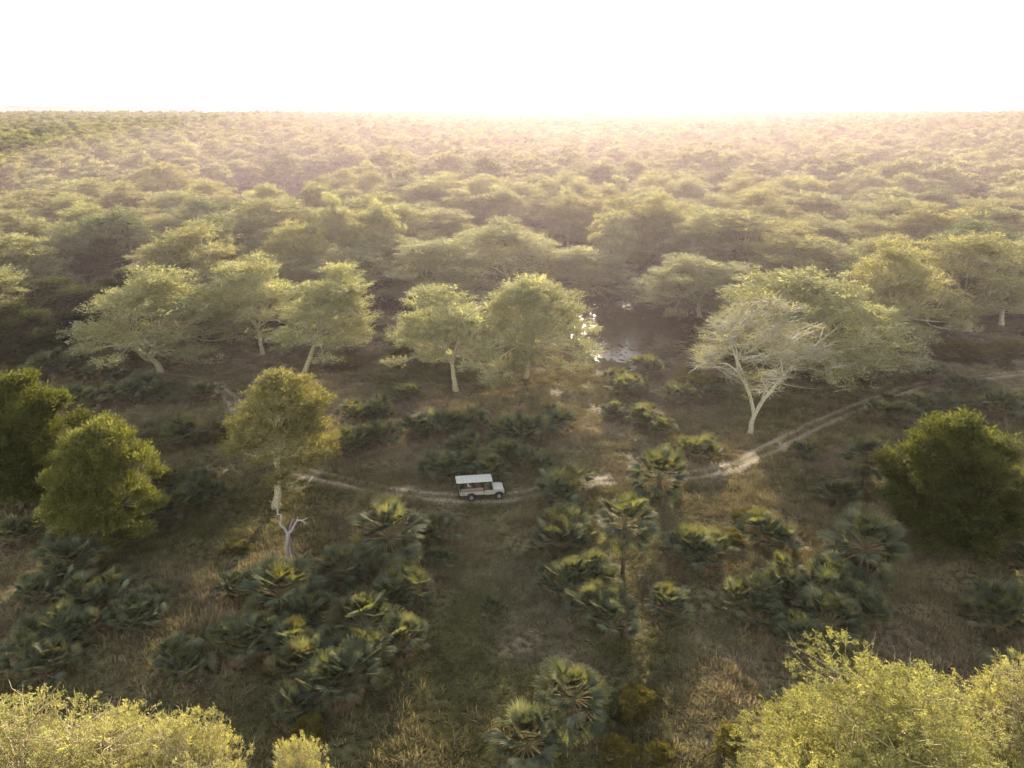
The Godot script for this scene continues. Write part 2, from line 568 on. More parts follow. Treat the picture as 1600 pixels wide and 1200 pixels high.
# a fan palm; r is half its spread, tall the height of its bare stem (0: fronds from the ground), shoots how many heads it has
func plant_palm(x: float, z: float, r: float, tall: float, shoots: int, label: String, heap := 1.0, lean := Vector2.ZERO) -> void:
	rng.seed = hash("%d %d palm" % [roundi(x * 10), roundi(z * 10)])
	var t := thing("fan_palm", label, "palm", Vector3(x, land(x, z), z), 0.0, "fan palms in the grassland")
	planted.append([x, z, r * 0.6])
	if tall < 0.3 and r > 1.7: shoots += 1
	if tall < 0.3 and r > 2.6: shoots += 1
	var heads := []
	for k in shoots:
		var a := rng.randf() * TAU if shoots > 1 else 0.0
		var off := r * 0.56 * sqrt((k + 0.3) / shoots) if shoots > 1 else 0.0
		heads.append(Vector3(cos(a + k * 2.4) * off, tall * (1.0 if k == 0 else rng.randf_range(0.55, 0.85)) + heap * (rng.randf_range(0.25, 0.8) if shoots > 1 else 0.15) * r * 0.4, sin(a + k * 2.4) * off))
	var size := clampf(r / 2.25 / [1.0, 1.0, 1.22, 1.36, 1.46, 1.5][shoots], 0.62, 1.75 if tall > 0.3 else 1.5)
	for k in shoots:
		var head: Vector3 = heads[k]
		var foot := Vector3(head.x * 0.8 - lean.x, -0.1, head.z * 0.8 - lean.y)
		if tall > 0.3:
			var s := Shape.new()
			s.tube(bend(foot, foot.lerp(head, 0.5) + Vector3(rng.randf_range(-0.1, 0.1), 0, 0), head, 5, 0.02), [0.24, 0.17, 0.15, 0.15, 0.17, 0.2], 8, Color(0.13, 0.105, 0.08))
			part("stem", s.mesh(), M.bark, t)
		var n := int((34.0 if shoots == 1 else 25.0 if shoots == 2 else 20.0) * (1.25 if tall < 0.3 else 1.6))
		for i in n:
			var f := (i + 0.5) / n
			var el: float
			if tall > 0.3: el = lerpf(86, -42, pow(f, 0.92))
			else: el = lerpf(88, 10, pow(f, 0.85))
			el += rng.randf_range(-9, 9)
			var az := i * 2.39996 + rng.randf_range(-0.3, 0.3) + k
			var sz := size * rng.randf_range(0.82, 1.12) * (1.0 if f > 0.12 else 0.85)
			var b := Basis(Vector3.UP, az) * Basis(Vector3.RIGHT, -deg_to_rad(el)) * Basis(Vector3.BACK, rng.randf_range(-0.45, 0.45))
			part("frond", fronds[rng.randi() % fronds.size()], M.frond, t, Transform3D(b.scaled_local(Vector3(sz, sz, sz)), head))
		var d := 12 if tall > 0.3 else 7
		for i in d:
			var az := i * 2.39996 + rng.randf() * 0.8
			var el := rng.randf_range(-82, -38) if tall > 0.3 else rng.randf_range(-8, 22)
			var sz := size * rng.randf_range(0.7, 1.0)
			var b := Basis(Vector3.UP, az) * Basis(Vector3.RIGHT, -deg_to_rad(el)) * Basis(Vector3.BACK, rng.randf_range(-0.4, 0.4))
			part("dead_frond", dead_fronds[rng.randi() % dead_fronds.size()], M.dead_frond, t, Transform3D(b.scaled_local(Vector3(sz, sz, sz)), head - Vector3(0, 0.12, 0)))

# ------------------------------------------------------------------ bodies: a field of tapered capsules meshed as surface nets
func body_mesh(bones: Array, cell: float, blend: float) -> ArrayMesh:
	var lo := Vector3.INF
	var hi := -Vector3.INF
	for b in bones:
		for e in 2:
			var rr: Vector3 = Vector3.ONE * (b[2 + e] + cell * 2)
			lo = lo.min(b[e] - rr)
			hi = hi.max(b[e] + rr)
	var dim := Vector3i(((hi - lo) / cell).ceil()) + Vector3i.ONE
	var field := PackedFloat32Array()
	field.resize(dim.x * dim.y * dim.z)
	var hue := PackedInt32Array()
	hue.resize(field.size())
	for k in dim.z:
		for j in dim.y:
			for i in dim.x:
				var p := lo + Vector3(i, j, k) * cell
				var d := 9.0
				var near := 9.0
				var who := 0
				for q in bones.size():
					var b: Array = bones[q]
					var ab: Vector3 = b[1] - b[0]
					var t := clampf((p - b[0]).dot(ab) / maxf(ab.length_squared(), 1e-6), 0, 1)
					var e: float = p.distance_to(b[0] + ab * t) - lerpf(b[2], b[3], t)
					if e < near: near = e; who = q
					var h := clampf(0.5 + 0.5 * (e - d) / blend, 0, 1)
					d = lerpf(e, d, h) - blend * h * (1 - h)
				var at := (k * dim.y + j) * dim.x + i
				field[at] = d
				hue[at] = who
	var st := SurfaceTool.new()
	st.begin(Mesh.PRIMITIVE_TRIANGLES)
	var ids := {}
	var sy := dim.x
	var sz := dim.x * dim.y
	for k in dim.z - 1:
		for j in dim.y - 1:
			for i in dim.x - 1:
				var at := k * sz + j * sy + i
				var sum := Vector3.ZERO
				var hits := 0
				for e in [[0, 1, 0, 0, 0, 0], [0, 1, 0, 1, 0, 0], [0, 1, 0, 0, 1, 0], [0, 1, 0, 1, 1, 0], [1, 0, 0, 0, 0, 1], [1, 0, 0, 1, 0, 1], [1, 0, 0, 0, 1, 1], [1, 0, 0, 1, 1, 1], [2, 0, 0, 0, 0, 2], [2, 0, 0, 1, 0, 2], [2, 0, 0, 0, 1, 2], [2, 0, 0, 1, 1, 2]]:
					var dir := Vector3(1, 0, 0) if e[0] == 0 else Vector3(0, 1, 0) if e[0] == 1 else Vector3(0, 0, 1)
					var base := Vector3(0, e[3], e[4]) if e[0] == 0 else Vector3(e[3], 0, e[4]) if e[0] == 1 else Vector3(e[3], e[4], 0)
					var a0 := at + int(base.x) + int(base.y) * sy + int(base.z) * sz
					var a1 := a0 + int(dir.x) + int(dir.y) * sy + int(dir.z) * sz
					if (field[a0] < 0) != (field[a1] < 0):
						sum += base + dir * (field[a0] / (field[a0] - field[a1]))
						hits += 1
				if hits:
					ids[at] = ids.size()
					st.set_color(bones[hue[at]][4])
					st.add_vertex(lo + (Vector3(i, j, k) + sum / hits) * cell)
	for at in ids:
		for ax in 3:
			var step: int = [1, sy, sz][ax]
			var u: int = [sy, sz, 1][ax]
			var w: int = [sz, 1, sy][ax]
			if (field[at] < 0) == (field[at + step] < 0): continue
			if not (ids.has(at - u) and ids.has(at - w) and ids.has(at - u - w)): continue
			var q := [ids[at], ids[at - u], ids[at - u - w], ids[at - w]]
			if field[at] < 0: q.reverse()
			for m in [0, 1, 2, 0, 2, 3]: st.add_index(q[m])
	st.generate_normals()
	return st.commit()

func seated(shirt: Color, trousers: Color, skin: Color, driving: bool) -> ArrayMesh:
	var V := func(x: float, y: float, z: float) -> Vector3: return Vector3(x, y, z)
	var b := []
	b.append([V.call(0.0, 0.02, -0.08), V.call(0.0, 0.02, 0.08), 0.13, 0.13, trousers])           # hips; origin at the seat
	b.append([V.call(0.0, 0.08, 0), V.call(-0.04, 0.38, 0), 0.135, 0.15, shirt])
	b.append([V.call(-0.04, 0.44, -0.14), V.call(-0.04, 0.44, 0.14), 0.075, 0.075, shirt])
	b.append([V.call(-0.03, 0.5, 0), V.call(-0.01, 0.6, 0), 0.055, 0.05, skin])
	b.append([V.call(0.01, 0.66, 0), V.call(0.0, 0.73, 0), 0.078, 0.092, skin])
	b.append([V.call(0.085, 0.67, 0), V.call(0.1, 0.655, 0), 0.018, 0.014, skin])                   # nose
	for s in [-1.0, 1.0]:
		b.append([V.call(0.0, 0.69, 0.09 * s), V.call(0.0, 0.67, 0.09 * s), 0.018, 0.014, skin])   # ears
		b.append([V.call(0.02, 0.02, 0.1 * s), V.call(0.42, 0.04, 0.12 * s), 0.095, 0.07, trousers])
		b.append([V.call(0.42, 0.04, 0.12 * s), V.call(0.46, -0.36, 0.12 * s), 0.066, 0.045, trousers])
		b.append([V.call(0.45, -0.4, 0.12 * s), V.call(0.6, -0.42, 0.13 * s), 0.045, 0.035, Color(0.05, 0.035, 0.025)])
		var sh: Vector3 = V.call(-0.04, 0.43, 0.2 * s)
		var el: Vector3 = V.call(0.12, 0.2, 0.25 * s) if not driving else V.call(0.18, 0.24, 0.24 * s)
		var wr: Vector3 = V.call(0.34, 0.15, 0.16 * s) if not driving else V.call(0.42, 0.32, 0.16 * s)
		b.append([sh, el, 0.06, 0.045, shirt])
		b.append([el, wr, 0.042, 0.03, skin])
		var f := (wr - el).normalized()
		b.append([wr, wr + f * 0.08, 0.036, 0.032, skin])
		for k in 4: b.append([wr + f * 0.08 + Vector3(0, 0, 0.017 * (k - 1.5)), wr + f * (0.145 - 0.008 * absf(k - 1.3)) + Vector3(0, -0.03, 0.019 * (k - 1.5)), 0.011, 0.009, skin])
		b.append([wr + f * 0.03, wr + f * 0.08 + Vector3(0, 0.01, -0.045 * s), 0.014, 0.01, skin])
	return body_mesh(b, 0.022, 0.03)

func make_vehicle() -> void:
	var turn := deg_to_rad(8.0)
	var at := Vector3(-2.95, 0, -75.4)
	at.y = land(at.x, at.z) + 0.02
	var t := thing("safari_vehicle", "open sided beige safari truck with a long cream canopy roof on the dirt track", "safari vehicle", at, turn)
	var s := Shape.new()
	soft_box(s, Vector3(-2.55, 0.48, -0.45), Vector3(1.95, 0.66, 0.45), 0.03)
	for x in [-1.475, 1.475]: s.tube([Vector3(x, 0.4, -0.7), Vector3(x, 0.4, 0.7)], [0.06, 0.06], 8, Color.WHITE)
	part("chassis", s.mesh(), M.black, t)
	# wheels
	for x in [-1.475, 1.475]:
		for z in [-0.76, 0.76]:
			var tyre := Shape.new()
			var prof := [[0.23, -0.12], [0.34, -0.13], [0.39, -0.10], [0.405, -0.05], [0.405, 0.05], [0.39, 0.10], [0.34, 0.13], [0.23, 0.12], [0.23, -0.12]]
			for k in 24:
				var a0 := TAU * k / 24
				var a1 := TAU * (k + 1) / 24
				for j in prof.size() - 1:
					var p0: Array = prof[j]
					var p1: Array = prof[j + 1]
					var grip := 0.012 if k % 2 and j in [2, 3, 4] else 0.0
					tyre.quad(Vector3(cos(a0) * (p0[0] + grip), sin(a0) * (p0[0] + grip), p0[1]), Vector3(cos(a0) * (p1[0] + grip), sin(a0) * (p1[0] + grip), p1[1]), Vector3(cos(a1) * (p1[0] + grip), sin(a1) * (p1[0] + grip), p1[1]), Vector3(cos(a1) * (p0[0] + grip), sin(a1) * (p0[0] + grip), p0[1]), Color.WHITE)
			var w := part("wheel", tyre.mesh(), M.rubber, t, Transform3D(Basis(), Vector3(x, 0.405, z)))
			var rim := Shape.new()
			var out: float = signf(z)
			for k in 16:
				var a0 := TAU * k / 16
				var a1 := TAU * (k + 1) / 16
				var deep := 0.03 if k % 4 == 1 else 0.075
				rim.quad(Vector3(cos(a0) * 0.235, sin(a0) * 0.235, out * 0.115), Vector3(cos(a1) * 0.235, sin(a1) * 0.235, out * 0.115), Vector3(cos(a1) * 0.2, sin(a1) * 0.2, out * 0.06), Vector3(cos(a0) * 0.2, sin(a0) * 0.2, out * 0.06), Color.WHITE)
				rim.quad(Vector3(cos(a0) * 0.2, sin(a0) * 0.2, out * 0.06), Vector3(cos(a1) * 0.2, sin(a1) * 0.2, out * 0.06), Vector3(cos(a1) * 0.085, sin(a1) * 0.085, out * deep), Vector3(cos(a0) * 0.085, sin(a0) * 0.085, out * deep), Color.WHITE)
				rim.tri(Vector3(0, 0, out * 0.11), Vector3(cos(a0) * 0.085, sin(a0) * 0.085, out * 0.09), Vector3(cos(a1) * 0.085, sin(a1) * 0.085, out * 0.09), Color.WHITE)
			part("rim", rim.mesh(), M.rim, w)
	# bodywork: outlines in x, y with the wheel arches cut out
	var arch := func(cx: float, r: float, y: float, from_left: bool) -> Array:
		var out := []
		for k in 9:
			var a := PI - PI * k / 8 if from_left else PI * k / 8
			out.append(Vector2(cx + cos(a) * r, maxf(y, 0.42 + sin(a) * r)))
		return out
	for z in [-1.0, 1.0]:
		var z0: float = 0.80 if z > 0 else -0.87
		var o := PackedVector2Array([Vector2(-2.62, 0.72)])
		o.append_array(PackedVector2Array(arch.call(-1.475, 0.52, 0.72, true)))
		o.append_array(PackedVector2Array([Vector2(-0.12, 0.72), Vector2(-0.12, 1.1), Vector2(-2.62, 1.1)]))
		s = Shape.new()
		prism(s, o, z0, z0 + 0.07)
		var panel := part("rear_body_panel", s.mesh(), M.paint, t)
		s = Shape.new()
		var face: float = z0 + 0.073 if z > 0 else z0 - 0.003
		for k in 4:
			var x := -2.44 + k * 0.075
			var h := 0.12 if k != 1 else 0.09
			s.box(Vector3(x, 0.86, minf(face, face + 0.004 * z)), Vector3(x + 0.045, 0.86 + h, maxf(face, face + 0.004 * z)))
		part("lettering", s.mesh(), M.black, panel)
		s = Shape.new()
		prism(s, PackedVector2Array([Vector2(-2.1, 0.84), Vector2(-2.02, 0.88), Vector2(-1.98, 0.98), Vector2(-2.05, 1.03), Vector2(-2.12, 0.99)]), minf(face, face + 0.004 * z), maxf(face, face + 0.004 * z))
		part("emblem", s.mesh(), M.white, panel)
		s = Shape.new()
		soft_box(s, Vector3(-2.58, 1.14, z0 - 0.03), Vector3(-0.2, 1.5, z0 + 0.10), 0.05)
		part("side_cushion", s.mesh(), M.canvas, t)
		s = Shape.new()
		var ring := PackedVector2Array(arch.call(-1.475, 0.56, 0.6, true))
		ring.append_array(PackedVector2Array(arch.call(-1.475, 0.47, 0.6, false)))
		prism(s, ring, z0 - 0.01 if z > 0 else z0 - 0.05, z0 + 0.12 if z > 0 else z0 + 0.08)
		var ring2 := PackedVector2Array(arch.call(1.475, 0.56, 0.6, true))
		ring2.append_array(PackedVector2Array(arch.call(1.475, 0.47, 0.6, false)))
		prism(s, ring2, z0 - 0.01 if z > 0 else z0 - 0.05, z0 + 0.12 if z > 0 else z0 + 0.08)
		part("wheel_flare", s.mesh(), M.black, t)
		s = Shape.new()
		soft_box(s, Vector3(-0.06, 0.66, z0), Vector3(0.88, 1.18, z0 + 0.07), 0.02)
		var door := part("door", s.mesh(), M.paint, t)
		s = Shape.new()
		soft_box(s, Vector3(0.02, 1.06, z0 + (0.07 if z > 0 else -0.03)), Vector3(0.17, 1.1, z0 + (0.1 if z > 0 else 0.0)), 0.008)
		part("handle", s.mesh(), M.black, door)
		o = PackedVector2Array([Vector2(0.91, 0.66)])
		o.append_array(PackedVector2Array(arch.call(1.475, 0.52, 0.66, true)))
		o.append_array(PackedVector2Array([Vector2(2.02, 0.66), Vector2(2.05, 1.0), Vector2(1.95, 1.1), Vector2(0.91, 1.17)]))
		s = Shape.new()
		prism(s, o, z0 - (0.1 if z > 0 else 0.0), z0 + (0.07 if z > 0 else 0.17))
		part("front_fender", s.mesh(), M.paint, t)
		s = Shape.new()
		soft_box(s, Vector3(-0.9, 0.42, z0), Vector3(0.85, 0.5, z0 + 0.07), 0.02)
		part("side_step", s.mesh(), M.black, t)
		s = Shape.new()
		s.tube([Vector3(2.03, 0.92, z * 0.56), Vector3(2.075, 0.92, z * 0.56)], [0.1, 0.085], 12, Color.WHITE, true)
		part("headlight", s.mesh(), M.lamp, t)
		s = Shape.new()
		s.tube([Vector3(0.72, 1.2, z * 0.86), Vector3(0.78, 1.32, z * 1.0)], [0.015, 0.012], 5, Color.WHITE)
		soft_box(s, Vector3(0.74, 1.28, z * 1.02 - 0.09), Vector3(0.79, 1.46, z * 1.02 + 0.09), 0.015)
		part("mirror", s.mesh(), M.black, t)
	s = Shape.new()
	soft_box(s, Vector3(-2.62, 0.68, -0.79), Vector3(-0.16, 0.76, 0.79), 0.02)
	part("load_floor", s.mesh(), M.black, t)
	s = Shape.new()
	soft_box(s, Vector3(-2.68, 0.72, -0.84), Vector3(-2.63, 1.12, 0.84), 0.015)
	part("tailgate", s.mesh(), M.paint, t)
	s = Shape.new()
	soft_box(s, Vector3(-2.82, 0.5, -0.86), Vector3(-2.69, 0.66, 0.86), 0.03)
	part("rear_bumper", s.mesh(), M.black, t)
	# bonnet, grille, bull bar
	s = Shape.new()
	prism(s, PackedVector2Array([Vector2(0.86, 1.1), Vector2(0.86, 1.29), Vector2(1.0, 1.32), Vector2(1.5, 1.29), Vector2(1.86, 1.24), Vector2(1.98, 1.16), Vector2(2.02, 1.02), Vector2(1.9, 1.0)]), -0.66, 0.66)
	prism(s, PackedVector2Array([Vector2(1.0, 1.31), Vector2(1.05, 1.35), Vector2(1.7, 1.30), Vector2(1.76, 1.25)]), -0.3, 0.3)
	part("bonnet", s.mesh(), M.white, t)
	s = Shape.new()
	soft_box(s, Vector3(1.98, 0.72, -0.6), Vector3(2.04, 1.04, 0.6), 0.02)
	for k in 5: s.box(Vector3(2.04, 0.76 + k * 0.055, -0.42), Vector3(2.055, 0.785 + k * 0.055, 0.42))
	part("grille", s.mesh(), M.black, t)
	s = Shape.new()
	soft_box(s, Vector3(2.06, 0.52, -0.88), Vector3(2.24, 0.72, 0.88), 0.04)
	for z in [-0.45, 0.45]: s.tube([Vector3(2.2, 0.66, z), Vector3(2.27, 0.9, z), Vector3(2.2, 1.16, z * 0.9)], [0.03, 0.03, 0.03], 6, Color.WHITE)
	s.tube([Vector3(2.12, 0.7, -0.84), Vector3(2.2, 1.0, -0.78), Vector3(2.2, 1.16, -0.42), Vector3(2.2, 1.16, 0.42), Vector3(2.2, 1.0, 0.78), Vector3(2.12, 0.7, 0.84)], ramp(0.035, 0.035, 5), 6, Color.WHITE)
	part("bull_bar", s.mesh(), M.black, t)
	# windscreen and cab
	s = Shape.new()
	for z in [-0.74, 0.74, 0.0]: s.tube([Vector3(0.84, 1.26, z), Vector3(0.56, 1.84, z * 0.97)], [0.026, 0.026], 6, Color.WHITE)
	s.tube([Vector3(0.56, 1.84, -0.72), Vector3(0.56, 1.84, 0.72)], [0.028, 0.028], 6, Color.WHITE)
	s.tube([Vector3(0.84, 1.25, -0.74), Vector3(0.84, 1.25, 0.74)], [0.028, 0.028], 6, Color.WHITE)
	var frame := part("windscreen_frame", s.mesh(), M.black, t)
	s = Shape.new()
	s.quad(Vector3(0.835, 1.27, 0.71), Vector3(0.565, 1.82, 0.69), Vector3(0.565, 1.82, -0.69), Vector3(0.835, 1.27, -0.71), Color.WHITE)
	part("pane", s.mesh(), M.glass, frame)
	s = Shape.new()
	soft_box(s, Vector3(0.6, 1.0, -0.76), Vector3(0.86, 1.24, 0.76), 0.05)
	part("dashboard", s.mesh(), M.black, t)
	s = Shape.new()
	var wheel_ring := []
	for k in 17: wheel_ring.append(Vector3(0.5, 1.2, 0.38) + Vector3(0.08 * sin(TAU * k / 16), 0.17 * sin(TAU * k / 16), 0.18 * cos(TAU * k / 16)))
	s.tube(wheel_ring, ramp(0.016, 0.016, 16), 5, Color.WHITE)
	s.tube([Vector3(0.5, 1.2, 0.38), Vector3(0.68, 1.1, 0.38)], [0.02, 0.02], 5, Color.WHITE)
	part("steering_wheel", s.mesh(), M.black, t)
	# posts, roof
	for x in [-2.5, -1.35, -0.14]:
		for z in [-0.8, 0.8]:
			s = Shape.new()
			s.tube([Vector3(x, 1.0, z), Vector3(x, 2.14, z * 0.96)], [0.024, 0.024], 6, Color.WHITE)
			part("post", s.mesh(), M.black, t)
	s = Shape.new()
	soft_box(s, Vector3(-3.02, 2.16, -0.88), Vector3(0.82, 2.235, 0.88), 0.035)
	var roof := part("canopy_roof", s.mesh(), M.roof, t)
	s = Shape.new()
	for z in [-0.78, 0.78]: s.tube([Vector3(-2.95, 2.14, z), Vector3(0.75, 2.14, z)], [0.022, 0.022], 6, Color.WHITE)
	for x in [-2.5, -1.35, -0.14, 0.6]: s.tube([Vector3(x, 2.135, -0.8), Vector3(x, 2.135, 0.8)], [0.02, 0.02], 6, Color.WHITE)
	part("roof_frame", s.mesh(), M.black, roof)
	for z in [-0.72, 0.72]:
		s = Shape.new()
		s.tube([Vector3(0.56, 1.84, z), Vector3(0.6, 2.13, z)], [0.02, 0.02], 5, Color.WHITE)
		part("front_strut", s.mesh(), M.black, t)
	# three tiers of seats
	for q in [[0.1, 0.98], [-0.75, 1.12], [-1.65, 1.2], [-2.35, 1.24]]:
		s = Shape.new()
		soft_box(s, Vector3(q[0] - 0.25, q[1] - 0.28, -0.72), Vector3(q[0] + 0.22, q[1], 0.72), 0.04)
		var seat := part("seat", s.mesh(), M.seat, t)
		s = Shape.new()
		soft_box(s, Vector3(q[0] - 0.36, q[1] - 0.05, -0.72), Vector3(q[0] - 0.24, q[1] + 0.46, 0.72), 0.04)
		part("backrest", s.mesh(), M.seat, seat)
	# the people on the seats
	var skin := Color(0.30, 0.16, 0.105)
	for q in [
		["person in a brown shirt at the steering wheel of the safari truck", Vector3(0.04, 1.1, 0.38), seated(Color(0.11, 0.075, 0.05), Color(0.09, 0.075, 0.05), Color(0.13, 0.07, 0.045), true), Color(0.01, 0.008, 0.007)],
		["person with bare arms on the bench right behind the cab of the safari truck", Vector3(-0.8, 1.24, 0.3), seated(Color(0.16, 0.07, 0.055), Color(0.12, 0.11, 0.09), skin, false), Color(0.035, 0.02, 0.012)],
		["person in a pale grey shirt on the middle bench of the safari truck", Vector3(-1.7, 1.32, 0.24), seated(Color(0.36, 0.37, 0.33), Color(0.1, 0.09, 0.075), skin, false), Color(0.06, 0.035, 0.02)]]:
		var p := thing("person", q[0], "person", t.transform * q[1], turn, "people riding in the safari truck")
		part("body", q[2], M.cloth, p)
		var hair := Shape.new()
		for k in 5:
			for j in 12:
				var ring := func(kk: int, jj: int) -> Vector3:
					var el := deg_to_rad(8 + kk * 16.4)
					var az := TAU * jj / 12
					return Vector3(-0.018, 0.725, 0) + Vector3(cos(az) * cos(el) * 0.1, sin(el) * 0.108, sin(az) * cos(el) * 0.096)
				hair.quad(ring.call(k, j), ring.call(k + 1, j), ring.call(k + 1, j + 1), ring.call(k, j + 1), q[3])
		part("hair", hair.mesh(), M.cloth, p)

func make_snag() -> void:
	var x := -20.4
	var z := -63.0
	var t := thing("dead_tree", "bleached grey dead tree stump with twisted broken limbs", "dead tree", Vector3(x, land(x, z), z))
	t.scale = Vector3(0.98, 0.98, 0.98)
	var col := Color(0.5, 0.485, 0.465)
	var s := Shape.new()
	s.tube([Vector3(-0.12, -0.2, 0), Vector3(-0.2, 0.8, 0), Vector3(-0.22, 1.7, 0.02), Vector3(-0.05, 2.5, 0), Vector3(0, 3.2, 0)], [0.348, 0.235, 0.190, 0.202, 0.168], 9, col)
	s.tube([Vector3(0.5, -0.2, 0.1), Vector3(0.28, 0.9, 0.1), Vector3(0.12, 1.8, 0.05), Vector3(0.05, 2.7, 0)], [0.190, 0.134, 0.123, 0.146], 8, Color(0.27, 0.25, 0.235))
	s.tube([Vector3(0.9, -0.2, -0.1), Vector3(0.55, 0.6, -0.05), Vector3(0.2, 1.3, 0)], [0.123, 0.084, 0.067], 7, Color(0.22, 0.2, 0.18))
	part("trunk", s.mesh(), M.deadwood, t)
	s = Shape.new()
	s.tube([Vector3(-0.02, 2.9, 0), Vector3(-0.28, 3.5, 0), Vector3(-0.62, 3.95, 0.05), Vector3(-0.5, 4.6, 0), Vector3(-0.44, 4.95, 0), Vector3(-0.76, 5.0, 0.04), Vector3(-0.68, 5.6, 0), Vector3(-0.84, 6.15, 0.03), Vector3(-0.76, 6.7, 0.02)], [0.146, 0.112, 0.101, 0.084, 0.090, 0.095, 0.078, 0.062, 0.022], 7, col)
	s.tube([Vector3(-0.84, 6.15, 0.03), Vector3(-1.1, 6.2, 0.05), Vector3(-1.4, 6.42, 0.08)], [0.045, 0.034, 0.017], 5, col)
	s.tube([Vector3(-0.6, 4.0, 0.05), Vector3(-0.85, 4.45, 0.15), Vector3(-1.15, 4.7, 0.2)], [0.050, 0.028, 0.009], 5, col)
	part("limb", s.mesh(), M.deadwood, t)
	s = Shape.new()
	s.tube([Vector3(0, 2.9, 0), Vector3(0.4, 3.3, 0), Vector3(0.72, 3.9, 0.05), Vector3(1.02, 4.4, 0.05), Vector3(1.05, 4.75, 0.03)], [0.151, 0.123, 0.101, 0.084, 0.028], 7, col)
	s.tube([Vector3(0.98, 4.35, 0.05), Vector3(1.35, 4.4, 0.08), Vector3(1.65, 4.22, 0.1), Vector3(1.82, 3.95, 0.12)], [0.078, 0.073, 0.056, 0.017], 6, col)
	s.tube([Vector3(1.45, 4.36, 0.08), Vector3(1.8, 4.55, 0.1), Vector3(2.1, 4.75, 0.12)], [0.056, 0.045, 0.022], 6, col)
	s.tube([Vector3(1.62, 4.22, 0.1), Vector3(1.95, 4.22, 0.16), Vector3(2.2, 4.3, 0.2)], [0.045, 0.039, 0.017], 6, Color(0.36, 0.30, 0.2))
	part("limb", s.mesh(), M.deadwood, t)
	s = Shape.new()
	s.tube([Vector3(0.1, 3.0, -0.05), Vector3(0.3, 3.7, -0.1), Vector3(0.5, 4.3, -0.1), Vector3(0.48, 4.5, -0.1)], [0.146, 0.118, 0.106, 0.045], 7, Color(0.33, 0.28, 0.26))
	s.tube([Vector3(0.52, 4.2, -0.1), Vector3(0.72, 4.52, -0.12)], [0.045, 0.011], 5, col)
	part("broken_stub", s.mesh(), M.deadwood, t)

# ------------------------------------------------------------------ ground cover: nobody could count it
func tuft(blades: int, tall: float, wide: float, blade: float, lean: float) -> ArrayMesh:
	var s := Shape.new()
	for i in blades:
		var a := rng.randf() * TAU
		var r := wide * sqrt(rng.randf())
		var p := Vector3(cos(a) * r, -0.03, sin(a) * r)
		var d := Vector3(cos(a) * lean + rng.randfn(0, 0.3), 1, sin(a) * lean + rng.randfn(0, 0.3)).normalized()
		var h := tall * rng.randf_range(0.55, 1.15)
		var side := d.cross(Vector3(rng.randfn(), 0, rng.randfn()).normalized()).normalized() * blade
		var mid := p + d * h * 0.6
		var tip := p + d * h + Vector3(d.x, -0.35, d.z) * h * 0.35
		s.tri(p - side, mid - side * 0.7, mid + side * 0.7, Color.WHITE)
		s.tri(p - side, mid + side * 0.7, p + side, Color.WHITE)
		s.tri(mid - side * 0.7, tip, mid + side * 0.7, Color.WHITE)
	return s.mesh()

func scatter(called: String, mesh: Mesh, mat: Material, places: Array, tints: Array) -> void:
	var mm := MultiMesh.new()
	mm.transform_format = MultiMesh.TRANSFORM_3D
	mm.use_colors = true
	mm.mesh = mesh
	mm.instance_count = places.size()
	for i in places.size():
		mm.set_instance_transform(i, places[i])
		mm.set_instance_color(i, tints[i])
	var o := MultiMeshInstance3D.new()
	o.name = numbered(called)
	o.multimesh = mm
	if mat: o.material_override = mat
	o.set_meta("kind", "stuff")
	add_child(o)

func make_grass() -> void:
	rng.seed = 4242
	var kinds := [tuft(16, 0.40, 0.36, 0.019, 0.7), tuft(14, 0.55, 0.32, 0.017, 0.55), tuft(18, 0.30, 0.45, 0.024, 1.0)]
	var called := ["dry_grass", "tall_straw_grass", "low_green_grass"]
	var places := [[], [], []]
	var tints := [[], [], []]
	for i in 330000:
		var d := 36.0 + 112.0 * pow(rng.randf(), 0.8)
		var x := rng.randf_range(-1, 1) * (d * 0.72 + 8.0)
		var z := -d
		var dens := mottled.get_noise_2d(x * 1.7 + 90, z * 1.7)
		if rng.randf() > 0.62 + 0.9 * dens: continue
		if track_cells.has(Vector2i(floori(x * 2.5), floori(z * 2.5))): continue
		if pond_depth(x, z) > 0.2: continue
		var col := ground_color(x, z)
		var green := patchy.get_noise_2d(x * 1.7 + 40, z * 1.7) + rng.randfn(0, 0.25)
		var k := 2 if green > 0.28 else 1 if green < -0.3 else 0
		var tone := rng.randf_range(0.65, 1.5) * (1.0 + 0.5 * mottled.get_noise_2d(x * 4.0, z * 4.0 + 70))
		if k == 2: col = col.lerp(Color(0.115, 0.12, 0.05), 0.6)
		elif k == 1: col = col.lerp(Color(0.25, 0.21, 0.125), 0.6)
		var s := rng.randf_range(0.6, 1.35) * (1.0 + dens * 0.5)
		places[k].append(Transform3D(Basis(Vector3.UP, rng.randf() * TAU).scaled_local(Vector3(s, s * rng.randf_range(0.7, 1.2), s)), Vector3(x, land(x, z), z)))
		tints[k].append(Color(col.r * tone, col.g * tone, col.b * tone))
	for k in 3: scatter(called[k], kinds[k], M.grass, places[k], tints[k])

